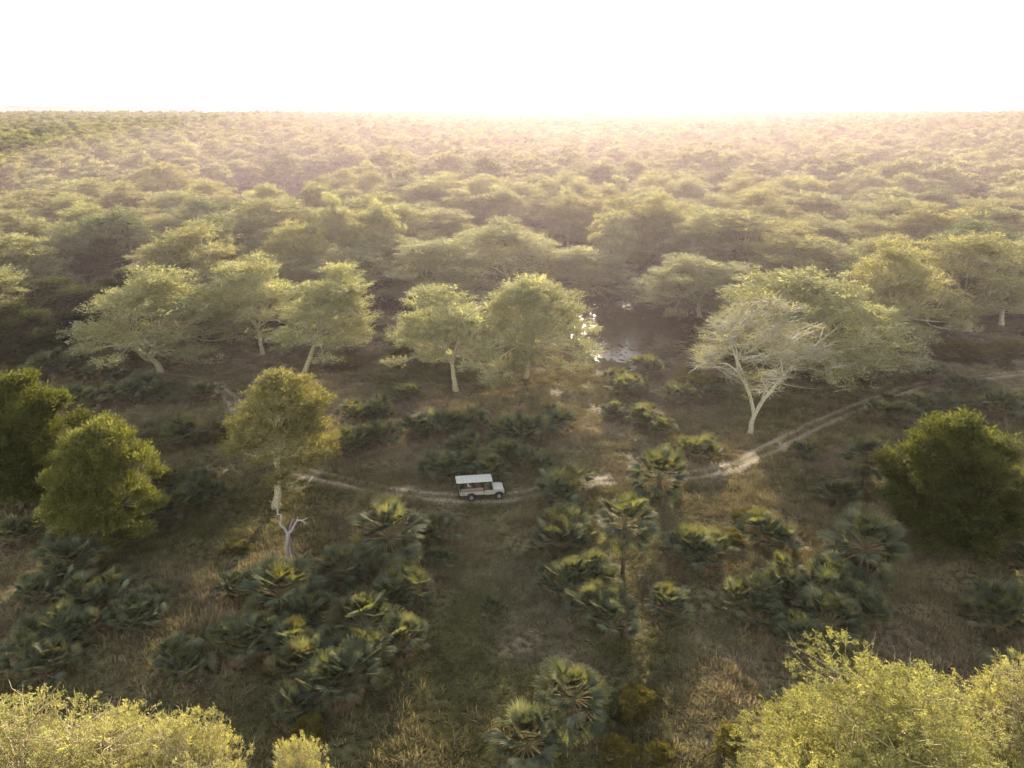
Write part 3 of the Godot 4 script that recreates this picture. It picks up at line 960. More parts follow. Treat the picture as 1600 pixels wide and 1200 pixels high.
func make_undergrowth() -> void:
	rng.seed = 909
	var places := []
	var tints := []
	while places.size() < 2600:
		var d := 100.0 + 330.0 * pow(rng.randf(), 0.8)
		var x := rng.randf_range(-1, 1) * d * 0.74
		if d < 135 and rng.randf() < 0.72: continue
		if pond_depth(x, -d) > 0.05 or patchy.get_noise_2d(x, -d) < -0.2: continue
		if track_cells.has(Vector2i(floori(x * 2.5), floori(-d * 2.5))): continue
		var s := rng.randf_range(0.25, 0.75) * (0.7 if d < 140 else 1.0)
		places.append(Transform3D(Basis(Vector3.UP, rng.randf() * TAU).scaled_local(Vector3(s, s * rng.randf_range(0.5, 0.9), s)), Vector3(x, land(x, -d), -d)))
		var c := Color(0.075, 0.08, 0.032).lerp(Color(0.13, 0.10, 0.05), rng.randf() * 0.8)
		tints.append(c)
	scatter("undergrowth", variants.low_bush.crown, M.leaf, places, tints)

# ------------------------------------------------------------------ the woodland
func ordinal(n: int) -> String:
	var low := ["zeroth", "first", "second", "third", "fourth", "fifth", "sixth", "seventh", "eighth", "ninth", "tenth", "eleventh", "twelfth", "thirteenth", "fourteenth", "fifteenth", "sixteenth", "seventeenth", "eighteenth", "nineteenth"]
	var tens := {20: "twentieth", 30: "thirtieth", 40: "fortieth"}
	if n < 20: return low[n]
	if n % 10 == 0: return tens.get(n, "fiftieth")
	return ["", "", "twenty", "thirty", "forty", "fifty"][n / 10] + "-" + low[n % 10]

func make_woodland() -> void:
	rng.seed = 31337
	var spots := []
	var cell := 14.0
	var far := 2250.0
	for j in int(far / cell):
		var d0 := j * cell
		if d0 < 112.0: continue
		var wide := d0 * 0.80 + 40.0
		for i in int(wide * 2 / cell):
			var x := -wide + (i + rng.randf_range(0.1, 0.9)) * cell
			var d := d0 + rng.randf_range(0.1, 0.9) * cell
			var front := 152.0 + 10.0 * mottled.get_noise_2d(x * 0.3, 7.0)
			if x > 50: front = 140.0
			if x < -66: front = 120.0
			if d < front or pond_depth(x, -d) > 0.02: continue
			if x > 2 and x < 40 and d < 206: continue
			if patchy.get_noise_2d(x * 0.35 + 500, -d * 0.35) < -0.33: continue
			if d > 520 and rng.randf() < 0.32: continue
			if d > 2050 and mottled.get_noise_2d(x * 0.06, d * 0.1) < 0.1: continue
			var clash := false
			if d < 330:
				for q in planted:
					if Vector2(q[0] - x, q[1] + d).length_squared() < 64.0: clash = true; break
			if clash: continue
			spots.append([d, x])
	spots.sort_custom(func(a, b): return a[0] < b[0])
	var kinds := ["broad", "flat", "leaning", "layered", "round", "tall"]
	var shapes := {"broad": "broad crowned", "flat": "flat topped", "leaning": "spreading", "layered": "layered", "round": "round crowned", "tall": "tall domed"}
	var tones := {"leaf": "olive green", "leaf_gold": "golden", "leaf_dark": "dark green", "leaf_pale": "pale green"}
	var single := mini(250, spots.size())
	var rank := {}
	var chosen := spots.slice(0, single)
	# a band of the woodland is 16 m deep; within it trees are counted from the left
	var bands := {}
	for q in chosen:
		var b := int((q[0] - 112.0) / 18.0)
		if not bands.has(b): bands[b] = []
		bands[b].append(q)
	var order := bands.keys()
	order.sort()
	for bi in order.size():
		var row: Array = bands[order[bi]]
		row.sort_custom(func(a, b): return a[1] / a[0] < b[1] / b[0])
		for i in row.size():
			var q: Array = row[i]
			var kind: String = kinds[rng.randi() % 6]
			if rng.randf() < 0.12: kind = "dense"
			var tone: String = ["leaf", "leaf_gold", "leaf_dark", "leaf_pale"][[0, 0, 1, 2, 3, 3, 0, 1][rng.randi() % 8]]
			var h := rng.randf_range(11.5, 17.0)
			var r := rng.randf_range(8.2, 12.8)
			if kind == "dense": h *= 0.72; r *= 0.72; tone = "leaf_dark"
			var from_left := i < (row.size() + 1) / 2
			var count := i + 1 if from_left else row.size() - i
			var label := "%s %s tree, %s from the %s in the %s row of the woodland" % [shapes.get(kind, "bushy"), tones[tone], ordinal(count), "left" if from_left else "right", ordinal(bi + 1)]
			plant_tree("woodland_tree", kind, q[1], -q[0], h, r, rng.randf() * TAU, label, "tree", "trees of the woodland beyond the clearing", M[tone], Vector2.ZERO, q[0] < 230.0)
	# what lies beyond reads as one mass
	var places := [[], [], [], []]
	var tints := [[], [], [], []]
	for q in spots.slice(single):
		var k := rng.randi() % 4
		var s := rng.randf_range(0.95, 1.6)
		var y := rng.randf_range(0.95, 1.45)
		places[k].append(Transform3D(Basis(Vector3.UP, rng.randf() * TAU).scaled_local(Vector3(s, y, s)), Vector3(q[1], land(q[1], -q[0]) - 0.2, -q[0])))
		var c: Color = [Color(1, 1, 1), Color(1.05, 1.02, 0.96), Color(0.62, 0.68, 0.62), Color(0.85, 0.85, 0.8)][rng.randi() % 4]
		tints[k].append(c * rng.randf_range(0.8, 1.1))
	for k in 4: scatter("far_woodland", variants["far%d" % k].far, null, places[k], tints[k])
	# across the pale plain, a last belt of trees on the horizon
	var belt := []
	var belt_tint := []
	for i in 5200:
		var d := rng.randf_range(4600, 6800)
		var x := rng.randf_range(-1, 1) * d * 0.75
		if absf(mottled.get_noise_2d(x * 0.012, d * 0.02)) < 0.05 and d < 5200: continue
		var s := rng.randf_range(1.0, 1.9)
		belt.append(Transform3D(Basis(Vector3.UP, rng.randf() * TAU).scaled_local(Vector3(s, rng.randf_range(0.9, 1.6), s)), Vector3(x, 0, -d)))
		belt_tint.append(Color(0.8, 0.8, 0.8))
	scatter("horizon_woodland", variants.far3.far, null, belt, belt_tint)

# ------------------------------------------------------------------ materials
func noise_tex(freq: float, octaves: int, seed_at: int, size: int, colors: Array, offsets: Array, normal := 0.0) -> NoiseTexture2D:
	var n := FastNoiseLite.new()
	n.seed = seed_at
	n.frequency = freq
	n.fractal_octaves = octaves
	var t := NoiseTexture2D.new()
	t.width = size
	t.height = size
	t.seamless = true
	t.noise = n
	if normal > 0:
		t.as_normal_map = true
		t.bump_strength = normal
	elif colors.size():
		var g := Gradient.new()
		g.offsets = PackedFloat32Array(offsets)
		g.colors = PackedColorArray(colors)
		t.color_ramp = g
	return t

func mat(col: Color, rough: float, tinted := false, metal := 0.0, spec := 0.5) -> StandardMaterial3D:
	var m := StandardMaterial3D.new()
	m.albedo_color = col.linear_to_srgb()
	m.roughness = rough
	m.metallic = metal
	m.metallic_specular = spec
	m.vertex_color_use_as_albedo = tinted
	m.cull_mode = BaseMaterial3D.CULL_DISABLED
	return m

func leafy(tone: Color, back: float) -> StandardMaterial3D:
	var m := mat(tone, 0.75, true, 0.0, 0.12)
	m.backlight_enabled = true
	m.backlight = Color(back, back * 0.97, back * 0.72)
	return m

func make_materials() -> void:
	M.ground = mat(Color.WHITE, 0.95, true, 0.0, 0.2)
	M.ground.albedo_texture = noise_tex(0.02, 6, 5, 1024, [Color(0.55, 0.52, 0.48), Color(0.85, 0.83, 0.8), Color(1, 1, 1)], [0.2, 0.5, 0.8])
	M.ground.uv1_scale = Vector3(0.055, 0.055, 0.055)
	M.ground.detail_enabled = true
	M.ground.detail_blend_mode = BaseMaterial3D.BLEND_MODE_MUL
	M.ground.heightmap_enabled = true
	M.ground.heightmap_scale = 9.0
	M.ground.heightmap_texture = noise_tex(0.03, 6, 9, 1024, [], [])
	M.ground.detail_enabled = false
	M.track = mat(Color.WHITE, 0.95, true, 0.0, 0.2)
	M.track.albedo_texture = noise_tex(0.03, 6, 15, 1024, [Color(0.72, 0.7, 0.68), Color(0.9, 0.89, 0.88), Color(1, 1, 1)], [0.25, 0.5, 0.75])
	M.track.uv1_scale = Vector3(0.11, 0.11, 0.11)
	M.water = mat(Color(0.05, 0.038, 0.024), 0.1)
	M.water.normal_enabled = true
	M.water.normal_texture = noise_tex(0.012, 4, 3, 512, [], [], 2.2)
	M.water.normal_scale = 0.22
	M.water.uv1_scale = Vector3(9, 18, 1)
	M.bark = mat(Color.WHITE, 0.85, true, 0.0, 0.25)
	M.bark.albedo_texture = noise_tex(0.04, 5, 21, 512, [Color(0.45, 0.43, 0.38), Color(0.85, 0.84, 0.8), Color(1, 1, 1)], [0.25, 0.5, 0.75])
	M.bark.uv1_triplanar = true
	M.bark.uv1_scale = Vector3(0.5, 0.25, 0.5)
	M.deadwood = mat(Color.WHITE, 0.9, true, 0.0, 0.2)
	M.deadwood.albedo_texture = noise_tex(0.05, 5, 22, 512, [Color(0.45, 0.42, 0.4), Color(0.85, 0.83, 0.82), Color(1, 1, 1)], [0.3, 0.5, 0.7])
	M.deadwood.uv1_triplanar = true
	M.deadwood.uv1_scale = Vector3(1.6, 0.4, 1.6)
	M.leaf = leafy(Color(1, 1, 1), 0.95)
	M.leaf_gold = leafy(Color(1.03, 0.985, 0.9), 0.95)
	M.leaf_dark = leafy(Color(0.58, 0.66, 0.62), 0.95 * 0.85)
	M.leaf_pale = leafy(Color(1.12, 1.12, 1.14), 0.95)
	M.frond = mat(Color.WHITE, 0.62, true, 0.0, 0.2)
	M.frond.backlight_enabled = true
	M.frond.backlight = Color(1.0, 0.95, 0.5)
	M.dead_frond = mat(Color.WHITE, 0.9, true, 0.0, 0.15)
	M.dead_frond.backlight_enabled = true
	M.dead_frond.backlight = Color(0.4, 0.36, 0.28)
	M.grass = mat(Color.WHITE, 0.8, true, 0.0, 0.25)
	M.grass.backlight_enabled = true
	M.grass.backlight = Color(0.7, 0.66, 0.5)
	M.paint = mat(Color(0.30, 0.285, 0.23), 0.45)
	M.white = mat(Color(0.47, 0.475, 0.455), 0.35)
	M.roof = mat(Color(0.47, 0.475, 0.44), 0.6)
	M.roof.albedo_texture = noise_tex(0.02, 4, 33, 256, [Color(0.86, 0.85, 0.83), Color(1, 1, 1)], [0.3, 0.6])
	M.roof.uv1_triplanar = true
	M.canvas = mat(Color(0.15, 0.14, 0.105), 0.85)
	M.seat = mat(Color(0.06, 0.045, 0.03), 0.7)
	M.black = mat(Color(0.018, 0.017, 0.016), 0.6)
	M.rubber = mat(Color(0.02, 0.019, 0.018), 0.85)
	M.rim = mat(Color(0.42, 0.43, 0.45), 0.35, false, 1.0)
	M.lamp = mat(Color(0.75, 0.75, 0.72), 0.12)
	M.glass = mat(Color(0.8, 0.86, 0.88, 0.12), 0.04)
	M.glass.transparency = BaseMaterial3D.TRANSPARENCY_ALPHA
	M.glass.albedo_color.a = 0.12
	M.cloth = mat(Color.WHITE, 0.85, true)

func make_sky(to_sun: Vector3) -> PanoramaSkyMaterial:
	var w := 512
	var h := 256
	var im := Image.create_empty(w, h, false, Image.FORMAT_RGBF)
	for j in h:
		var el := (0.5 - (j + 0.5) / h) * PI
		for i in w:
			var az := ((i + 0.5) / w - 0.5) * TAU
			var d := Vector3(sin(az) * cos(el), sin(el), -cos(az) * cos(el))
			var up := maxf(el, 0.0)
			var t := exp(-up / 0.32)
			var c := Vector3(0.083, 0.104, 0.128).lerp(Vector3(0.68, 0.655, 0.62), t)
			var g := d.angle_to(to_sun)
			c *= 0.82 + 0.3 * (0.5 + 0.5 * cos(g))
			c += Vector3(1.0, 0.93, 0.84) * (1.7 * exp(-g / 0.13) + 0.45 * exp(-g / 0.5))
			if el < 0: c = Vector3(0.30, 0.25, 0.18)
			im.set_pixel(i, j, Color(c.x, c.y, c.z))
	var m := PanoramaSkyMaterial.new()
	m.panorama = ImageTexture.create_from_image(im)
	return m

# ------------------------------------------------------------------
func _ready() -> void:
	var cam := Camera3D.new()
	cam.name = "camera"
	cam.fov = 51.933
	cam.near = 0.5
	cam.far = 40000.0
	cam.position = Vector3(0, 40, 0)
	cam.rotation_degrees = Vector3(-19.695, 0, 0)
	add_child(cam)
	cam.current = true
	var az := deg_to_rad(5.6)
	var el := deg_to_rad(12.5)
	var to_sun := Vector3(sin(az) * cos(el), sin(el), -cos(az) * cos(el))
	var env := Environment.new()
	env.background_mode = Environment.BG_SKY
	env.sky = Sky.new()
	env.sky.sky_material = make_sky(to_sun)
	env.tonemap_mode = Environment.TONE_MAPPER_LINEAR
	env.tonemap_exposure = 4.8
	env.sdfgi_enabled = true
	env.ssao_enabled = true
	env.ssil_enabled = true
	env.volumetric_fog_enabled = true
	env.volumetric_fog_density = 0.000045
	env.volumetric_fog_albedo = Color(0.95, 0.89, 0.98)
	env.volumetric_fog_anisotropy = 0.66
	env.volumetric_fog_length = 4000.0
	var around := WorldEnvironment.new()
	around.name = "surroundings"
	around.environment = env
	add_child(around)
	for q in [["woodland_mist", Vector3(760, 84, 620), Vector3(90, 0, -400), 0.0002], ["pond_mist", Vector3(460, 84, 400), Vector3(30, 0, -275), 0.0005]]:
		var mist := FogVolume.new()
		mist.name = q[0]
		mist.shape = RenderingServer.FOG_VOLUME_SHAPE_ELLIPSOID
		mist.size = q[1]
		mist.position = q[2]
		mist.material = FogMaterial.new()
		mist.material.density = q[3]
		mist.material.albedo = Color(0.98, 0.885, 0.9)
		mist.set_meta("kind", "stuff")
		add_child(mist)
	var sun := DirectionalLight3D.new()
	sun.name = "sun"
	sun.light_energy = 1.6
	sun.light_color = Color(1.0, 0.935, 0.83)
	sun.light_angular_distance = 0.5
	sun.shadow_enabled = true
	sun.directional_shadow_max_distance = 1500.0
	add_child(sun)
	sun.look_at_from_position(to_sun * 100.0, Vector3.ZERO)

	relief.seed = 11; relief.frequency = 0.018; relief.fractal_octaves = 3
	patchy.seed = 12; patchy.frequency = 0.016; patchy.fractal_octaves = 3
	mottled.seed = 13; mottled.frequency = 0.09; mottled.fractal_octaves = 3
	make_materials()
	rng.seed = 5
	for i in 6:
		spray_near.append(make_spray(15, 0.34, 0.13, 1.0, 0.09))
		spray_fine.append(make_spray(20, 0.30, 0.13, 0.9, 0.10))
		spray_far.append(make_spray(9, 0.62, 0.34, 1.1, 0.14))
	var pale := Color(0.52, 0.50, 0.34)
	var twig := Color(0.46, 0.42, 0.28)
	var l1 := Color(0.345, 0.345, 0.205)
	var l2 := Color(0.245, 0.255, 0.15)
	var common := {"style": "umbrella", "bark": pale, "twig_tint": twig, "leaf": l1, "leaf2": l2, "spray": spray_near, "size": 1.0, "thick": 0.4, "bare": 0.0, "twig_r": 1.3, "twigs": 8, "lean": 0.0, "reach": 1.0}
	var mk := func(seed_at: int, extra: Dictionary) -> Dictionary:
		var d := common.duplicate()
		d.merge(extra, true)
		return tree_variant(seed_at, d)
	variants.broad = mk.call(101, {"H": 14.0, "R": 10.0, "low": 4.2, "fork": 2.6, "tr": 0.36, "limbs": 5, "pads": 84, "sprays": 31})
	variants.flat = mk.call(102, {"H": 14.0, "R": 9.0, "low": 7.0, "fork": 4.2, "tr": 0.32, "limbs": 4, "pads": 64, "sprays": 34, "thick": 0.36})
	variants.leaning = mk.call(103, {"H": 13.0, "R": 9.5, "low": 3.0, "fork": 2.2, "tr": 0.36, "limbs": 5, "pads": 84, "sprays": 31, "lean": 3.0})
	variants.layered = mk.call(104, {"H": 14.0, "R": 9.0, "low": 4.4, "fork": 4.2, "tr": 0.33, "limbs": 4, "pads": 72, "sprays": 32, "thick": 0.34})
	variants.round = mk.call(105, {"H": 13.0, "R": 8.0, "low": 2.4, "fork": 2.8, "tr": 0.34, "limbs": 4, "pads": 84, "sprays": 31, "thick": 0.5})
	variants.tall = mk.call(106, {"H": 16.0, "R": 8.0, "low": 4.6, "fork": 5.0, "tr": 0.36, "limbs": 4, "pads": 80, "sprays": 31, "thick": 0.48})
	variants.sparse = mk.call(107, {"H": 16.5, "R": 9.8, "low": 8.6, "fork": 2.9, "tr": 0.31, "limbs": 2, "lean": 0.6, "pads": 84, "sprays": 4, "bare": 0.15, "twigs": 26, "thick": 0.45, "bark": Color(0.56, 0.54, 0.42), "twig_tint": Color(0.5, 0.47, 0.36), "leaf": Color(0.26, 0.25, 0.13), "leaf2": Color(0.22, 0.22, 0.1), "frame": [[[Vector3(0.25, 2.59, 0.00), Vector3(-0.31, 4.63, 0.25), Vector3(-1.02, 6.48, 0.50), Vector3(-2.12, 8.33, 0.75), Vector3(-2.71, 10.37, 1.00), Vector3(-3.39, 12.04, 1.25), Vector3(-3.73, 13.89, 1.50)], 0.234, 0.072], [[Vector3(0.25, 2.59, 0.00), Vector3(1.02, 4.44, -0.14), Vector3(2.03, 5.93, -0.29), Vector3(3.05, 7.59, -0.43), Vector3(4.41, 9.44, -0.57), Vector3(5.76, 11.11, -0.71), Vector3(6.78, 12.04, -0.86), Vector3(7.12, 13.89, -1.00)], 0.234, 0.065], [[Vector3(-1.05, 6.85, 0.40), Vector3(-1.61, 8.52, -0.18), Vector3(-2.07, 9.81, -0.76), Vector3(-2.12, 10.93, -1.34), Vector3(-2.54, 12.22, -1.92), Vector3(-2.37, 13.70, -2.50)], 0.131, 0.050], [[Vector3(-2.12, 8.33, 0.60), Vector3(-3.56, 9.81, 1.20), Vector3(-4.92, 10.19, 1.80), Vector3(-6.61, 10.37, 2.40), Vector3(-8.31, 9.44, 3.00)], 0.117, 0.036], [[Vector3(0.85, 4.35, 0.00), Vector3(0.76, 5.74, 0.83), Vector3(1.27, 7.59, 1.67), Vector3(2.20, 8.15, 2.50)], 0.117, 0.036], [[Vector3(3.14, 7.96, -0.50), Vector3(2.71, 10.74, -1.50), Vector3(2.03, 13.15, -2.50), Vector3(1.86, 15.19, -3.50)], 0.117, 0.036], [[Vector3(2.71, 6.85, -0.30), Vector3(4.75, 6.85, 1.10), Vector3(6.10, 7.22, 2.50)], 0.052, 0.018], [[Vector3(3.39, 8.33, -0.50), Vector3(4.75, 9.26, 0.62), Vector3(6.78, 9.07, 1.75)], 0.048, 0.022], [[Vector3(1.61, 5.37, 0.00), Vector3(1.02, 7.22, -1.33), Vector3(0.34, 8.70, -2.67), Vector3(-1.36, 9.26, -4.00)], 0.052, 0.018], [[Vector3(-2.12, 10.37, 1.00), Vector3(-0.68, 11.30, 2.00), Vector3(0.17, 12.04, 3.00), Vector3(1.53, 11.11, 4.00), Vector3(2.54, 10.37, 5.00)], 0.069, 0.022], [[Vector3(5.42, 10.74, -0.80), Vector3(5.08, 12.41, -2.40), Vector3(4.07, 13.33, -4.00)], 0.076, 0.029], [[Vector3(6.10, 11.30, -0.90), Vector3(7.80, 12.41, -1.70), Vector3(9.32, 13.33, -2.50)], 0.069, 0.022]]})
	variants.dense = mk.call(108, {"style": "round", "H": 9.0, "R": 5.5, "low": 0.3, "fork": 1.2, "tr": 0.3, "limbs": 5, "pads": 96, "sprays": 60, "thick": 0.7, "size": 0.95, "twigs": 3, "bark": Color(0.16, 0.14, 0.1), "twig_tint": Color(0.12, 0.1, 0.07), "leaf": Color(0.115, 0.126, 0.04), "leaf2": Color(0.075, 0.086, 0.028)})
	variants.bushy = mk.call(109, {"style": "round", "H": 8.0, "R": 5.0, "low": 0.6, "fork": 1.5, "tr": 0.3, "limbs": 5, "pads": 96, "sprays": 66, "thick": 0.7, "size": 0.72, "twigs": 3, "bark": Color(0.2, 0.17, 0.12), "twig_tint": Color(0.16, 0.13, 0.09), "leaf": Color(0.165, 0.175, 0.055), "leaf2": Color(0.11, 0.12, 0.038)})
	variants.feathery = mk.call(110, {"H": 10.0, "R": 5.0, "low": 4.3, "fork": 3.5, "tr": 0.30, "limbs": 4, "pads": 66, "sprays": 66, "thick": 0.6, "size": 0.62, "leaf": Color(0.26, 0.25, 0.12), "leaf2": Color(0.2, 0.2, 0.09)})
	variants.near_broad = mk.call(111, {"H": 14.0, "R": 8.0, "low": 6.5, "fork": 4.0, "tr": 0.4, "limbs": 6, "pads": 84, "sprays": 58, "twigs": 30, "reach": 1.12, "twig_r": 1.1, "thick": 0.55, "size": 0.44, "spray": spray_fine, "bark": Color(0.5, 0.45, 0.29), "twig_tint": Color(0.52, 0.44, 0.26), "leaf": Color(0.35, 0.335, 0.15), "leaf2": Color(0.26, 0.255, 0.105)})
	variants.near_dome = mk.call(112, {"H": 15.0, "R": 9.0, "low": 6.5, "fork": 4.0, "tr": 0.42, "limbs": 6, "pads": 96, "sprays": 112, "twigs": 16, "reach": 1.08, "twig_r": 1.1, "thick": 0.6, "size": 0.44, "spray": spray_fine, "bark": Color(0.5, 0.45, 0.29), "twig_tint": Color(0.52, 0.44, 0.26), "leaf": Color(0.32, 0.31, 0.125), "leaf2": Color(0.235, 0.235, 0.085)})
	variants.low_bush = mk.call(113, {"style": "round", "H": 4.0, "R": 3.0, "low": 0.0, "fork": 0.5, "tr": 0.1, "limbs": 4, "pads": 26, "sprays": 14, "thick": 0.6, "size": 0.8, "leaf": Color(1, 1, 1), "leaf2": Color(0.8, 0.85, 0.8)})
	variants.low_shrub = mk.call(114, {"style": "round", "H": 2.0, "R": 1.6, "low": 0.1, "fork": 0.3, "tr": 0.06, "limbs": 5, "pads": 30, "sprays": 26, "thick": 0.7, "size": 0.42, "spray": spray_fine, "twig_r": 0.5, "twigs": 9, "reach": 1.5, "leaf": Color(0.15, 0.13, 0.045), "leaf2": Color(0.11, 0.105, 0.03)})
	for k in 4:
		variants["far%d" % k] = mk.call(120 + k, {"H": [13.0, 14.0, 12.0, 11.0][k], "R": [9.5, 8.0, 10.0, 7.0][k], "low": [4.0, 3.6, 4.4, 2.0][k], "fork": 4.0, "tr": 0.4, "limbs": 3, "pads": [46, 42, 48, 40][k], "sprays": 44, "twigs": 0, "spray": spray_far, "size": 0.78, "thick": 0.6, "joined": true})
	make_palm_kit()

	make_ground()
	make_track()
	make_pond()

	plant_tree("fever_tree", "leaning", -55.2, -117.1, 15.5, 12.7, 4.24, "wide leaning fever tree beside the left end of the track, low hanging crown", "tree", "", M.leaf, Vector2(0.12, 0))
	plant_tree("fever_tree", "flat", -41.7, -125.7, 15.4, 9.0, 6.20, "umbrella topped fever tree on several bare stems beside the wide leaning fever tree", "tree", "", M.leaf_pale, Vector2(-0.05, 0))
	plant_tree("fever_tree", "tall", -32.3, -115.6, 16.2, 8.5, 3.66, "rounded pale fever tree standing right of the bare stemmed umbrella tree", "tree", "", M.leaf_pale, Vector2(0.43, 0))
	plant_tree("fever_tree", "layered", -8.2, -108.4, 14.6, 9.2, 0.06, "hazy fever tree with a straight white trunk in front of the pond", "tree", "", M.leaf_pale, Vector2(-0.12, 0))
	plant_tree("fever_tree", "round", 2.2, -114.1, 15.6, 9.3, 3.24, "drooping pale fever tree touching the left shore of the pond", "tree", "", M.leaf_pale, Vector2(0.06, 0))
	plant_tree("fever_tree", "sparse", 30.3, -92.4, 16.5, 9.9, 0.00, "nearly leafless white forked fever tree above the right bend of the track", "tree", "", M.leaf_pale, Vector2(0.00, 0))
	plant_tree("fever_tree", "broad", 48.2, -111.7, 16.2, 15.4, 5.72, "very wide fever tree directly behind the leafless white one", "tree", "", M.leaf, Vector2(-0.42, 0))
	plant_tree("fever_tree", "layered", 36.4, -147.8, 12.0, 12.8, 0.92, "fever tree on the right shore of the pond with branches over the water", "tree", "", M.leaf_pale, Vector2(-0.17, 0))
	plant_tree("fever_tree", "feathery", -24.6, -73.2, 14.3, 6.1, 5.92, "feathery lone fever tree over the track beside the bleached dead stump", "tree", "", M.leaf_gold, Vector2(0.14, 0))
	plant_tree("fever_tree", "leaning", -100.7, -187.8, 16.4, 10.5, 0.40, "slim forked fever tree at the left, standing behind the dark bushes", "tree", "", M.leaf, Vector2(0.01, 0))
	plant_tree("fever_tree", "broad", -86.4, -193.1, 13.1, 16.7, 0.18, "golden fever tree with a V shaped trunk behind the wide leaning one", "tree", "", M.leaf_gold, Vector2(0.06, 0))
	plant_tree("fever_tree", "flat", -83.0, -214.5, 13.3, 20.6, 6.14, "dark flat fever tree behind the golden V trunked one", "tree", "", M.leaf, Vector2(-0.18, 0))
	plant_tree("fever_tree", "tall", -37.4, -177.4, 19.3, 6.1, 3.34, "left one of two tall straight fever trees behind the rounded pale one", "tree", "", M.leaf_pale, Vector2(-0.12, 0))
	plant_tree("fever_tree", "round", -32.2, -177.4, 18.4, 7.2, 0.04, "right one of two tall straight fever trees behind the rounded pale one", "tree", "", M.leaf_pale, Vector2(0.13, 0))
	plant_tree("fever_tree", "broad", -57.7, -190.8, 17.5, 16.3, 5.92, "broad fever tree left of the two tall straight ones", "tree", "", M.leaf, Vector2(-0.07, 0))
	plant_tree("fever_tree", "layered", -119.8, -189.3, 14.8, 11.2, 0.76, "fever tree at the left edge rising above the dark bushes", "tree", "", M.leaf, Vector2(0.16, 0))
	plant_tree("fever_tree", "round", -14.6, -158.9, 13.7, 13.2, 4.92, "pale fever tree behind the hazy straight trunked tree left of the pond", "tree", "", M.leaf_pale, Vector2(-0.03, 0))
	plant_tree("fever_tree", "flat", -0.7, -173.5, 15.5, 13.5, 1.30, "flat pale fever tree on the far left shore of the pond", "tree", "", M.leaf_pale, Vector2(-0.04, 0))
	plant_tree("fever_tree", "round", 16.7, -170.4, 11.1, 10.0, 3.16, "round pale fever tree standing in the pond among bright glints", "tree", "", M.leaf_pale, Vector2(-0.11, 0))
	plant_tree("fever_tree", "layered", 28.3, -197.1, 18.0, 10.6, 5.86, "slender half bare fever tree leaning over the far end of the pond", "tree", "", M.leaf_gold, Vector2(-0.04, 0))
	plant_tree("fever_tree", "tall", 36.3, -192.4, 17.8, 8.9, 5.16, "tall hazy fever tree on the far right shore of the pond", "tree", "", M.leaf_gold, Vector2(-0.05, 0))
	plant_tree("fever_tree", "layered", 23.9, -183.5, 16.4, 7.3, 2.08, "small layered fever tree in front of the slender leaning one", "tree", "", M.leaf_pale, Vector2(0.02, 0))
	plant_tree("fever_tree", "layered", 15.6, -218.3, 15.3, 11.2, 2.40, "layered fever tree beyond the far shore of the pond", "tree", "", M.leaf_gold, Vector2(-0.04, 0))
	plant_tree("fever_tree", "broad", 52.7, -180.1, 16.0, 18.5, 4.14, "large domed fever tree right of the pond behind the shore tree", "tree", "", M.leaf_gold, Vector2(-0.15, 0))
	plant_tree("fever_tree", "layered", 77.2, -178.0, 11.8, 13.3, 4.26, "layered fever tree between the large domed one and the right hand thicket", "tree", "", M.leaf, Vector2(0.03, 0))
	plant_tree("fever_tree", "leaning", 66.1, -129.3, 17.2, 10.1, 3.28, "fever tree with a leaning forked trunk at the right beyond the track", "tree", "", M.leaf_gold, Vector2(-0.16, 0))
	plant_tree("fever_tree", "broad", 84.3, -140.5, 17.3, 13.8, 1.88, "spreading fever tree right of the leaning forked one", "tree", "", M.leaf_gold, Vector2(-0.08, 0))
	plant_tree("fever_tree", "flat", 116.8, -190.8, 16.3, 13.6, 1.46, "flat olive fever tree behind the spreading one near the right edge", "tree", "", M.leaf, Vector2(-0.12, 0))
	plant_tree("fever_tree", "tall", 69.1, -211.7, 17.1, 11.7, 5.28, "tall fever tree just behind the large domed one", "tree", "", M.leaf_gold, Vector2(-0.22, 0))
	plant_tree("fever_tree", "broad", -124.3, -281.4, 19.2, 15.1, 4.24, "bright domed fever tree standing out of the woodland at the left", "tree", "", M.leaf_gold, Vector2(0.13, 0))
	plant_tree("thorn_tree", "dense", -50.7, -72.4, 13.3, 5.0, 2.98, "big dense dark thorn tree cut by the left edge", "tree", "", M.leaf, Vector2(0.15, 0))
	plant_tree("thorn_tree", "bushy", -39.0, -65.2, 11.7, 4.5, 4.84, "compact sunlit green thorn tree beside the big dark one", "tree", "", M.leaf, Vector2(0.14, 0))
	plant_tree("bush_tree", "dense", 42.8, -66.6, 11.5, 5.6, 5.56, "large rounded dark green bush tree right of the fan palms", "tree", "", M.leaf, Vector2(-0.13, 0))
	plant_tree("fever_tree", "dense", -82.4, -138.0, 8.8, 10.7, 5.68, "dark round bush tree under the slim forked fever tree", "tree", "", M.leaf_dark, Vector2(-0.06, 0))
	plant_tree("bush_tree", "dense", -81.2, -122.3, 8.2, 6.5, 6.00, "low dark bush tree at the left edge below the woodland", "tree", "", M.leaf_dark, Vector2(0.09, 0))
	plant_tree("bush_tree", "bushy", -101.1, -164.4, 9.6, 8.5, 1.52, "green bushy tree at the left behind the dark round bush tree", "tree", "", M.leaf, Vector2(0.18, 0))
	plant_tree("fever_tree", "feathery", 44.7, -139.7, 9.9, 9.1, 2.68, "small feathery tree left behind the very wide fever tree", "tree", "", M.leaf_pale, Vector2(-0.05, 0))
	plant_tree("foreground_tree", "near_broad", -20.5, -26.5, 14.5, 6.6, 0.4, "sunlit yellow green thorn tree filling the lower left corner", "tree", "", M.leaf)
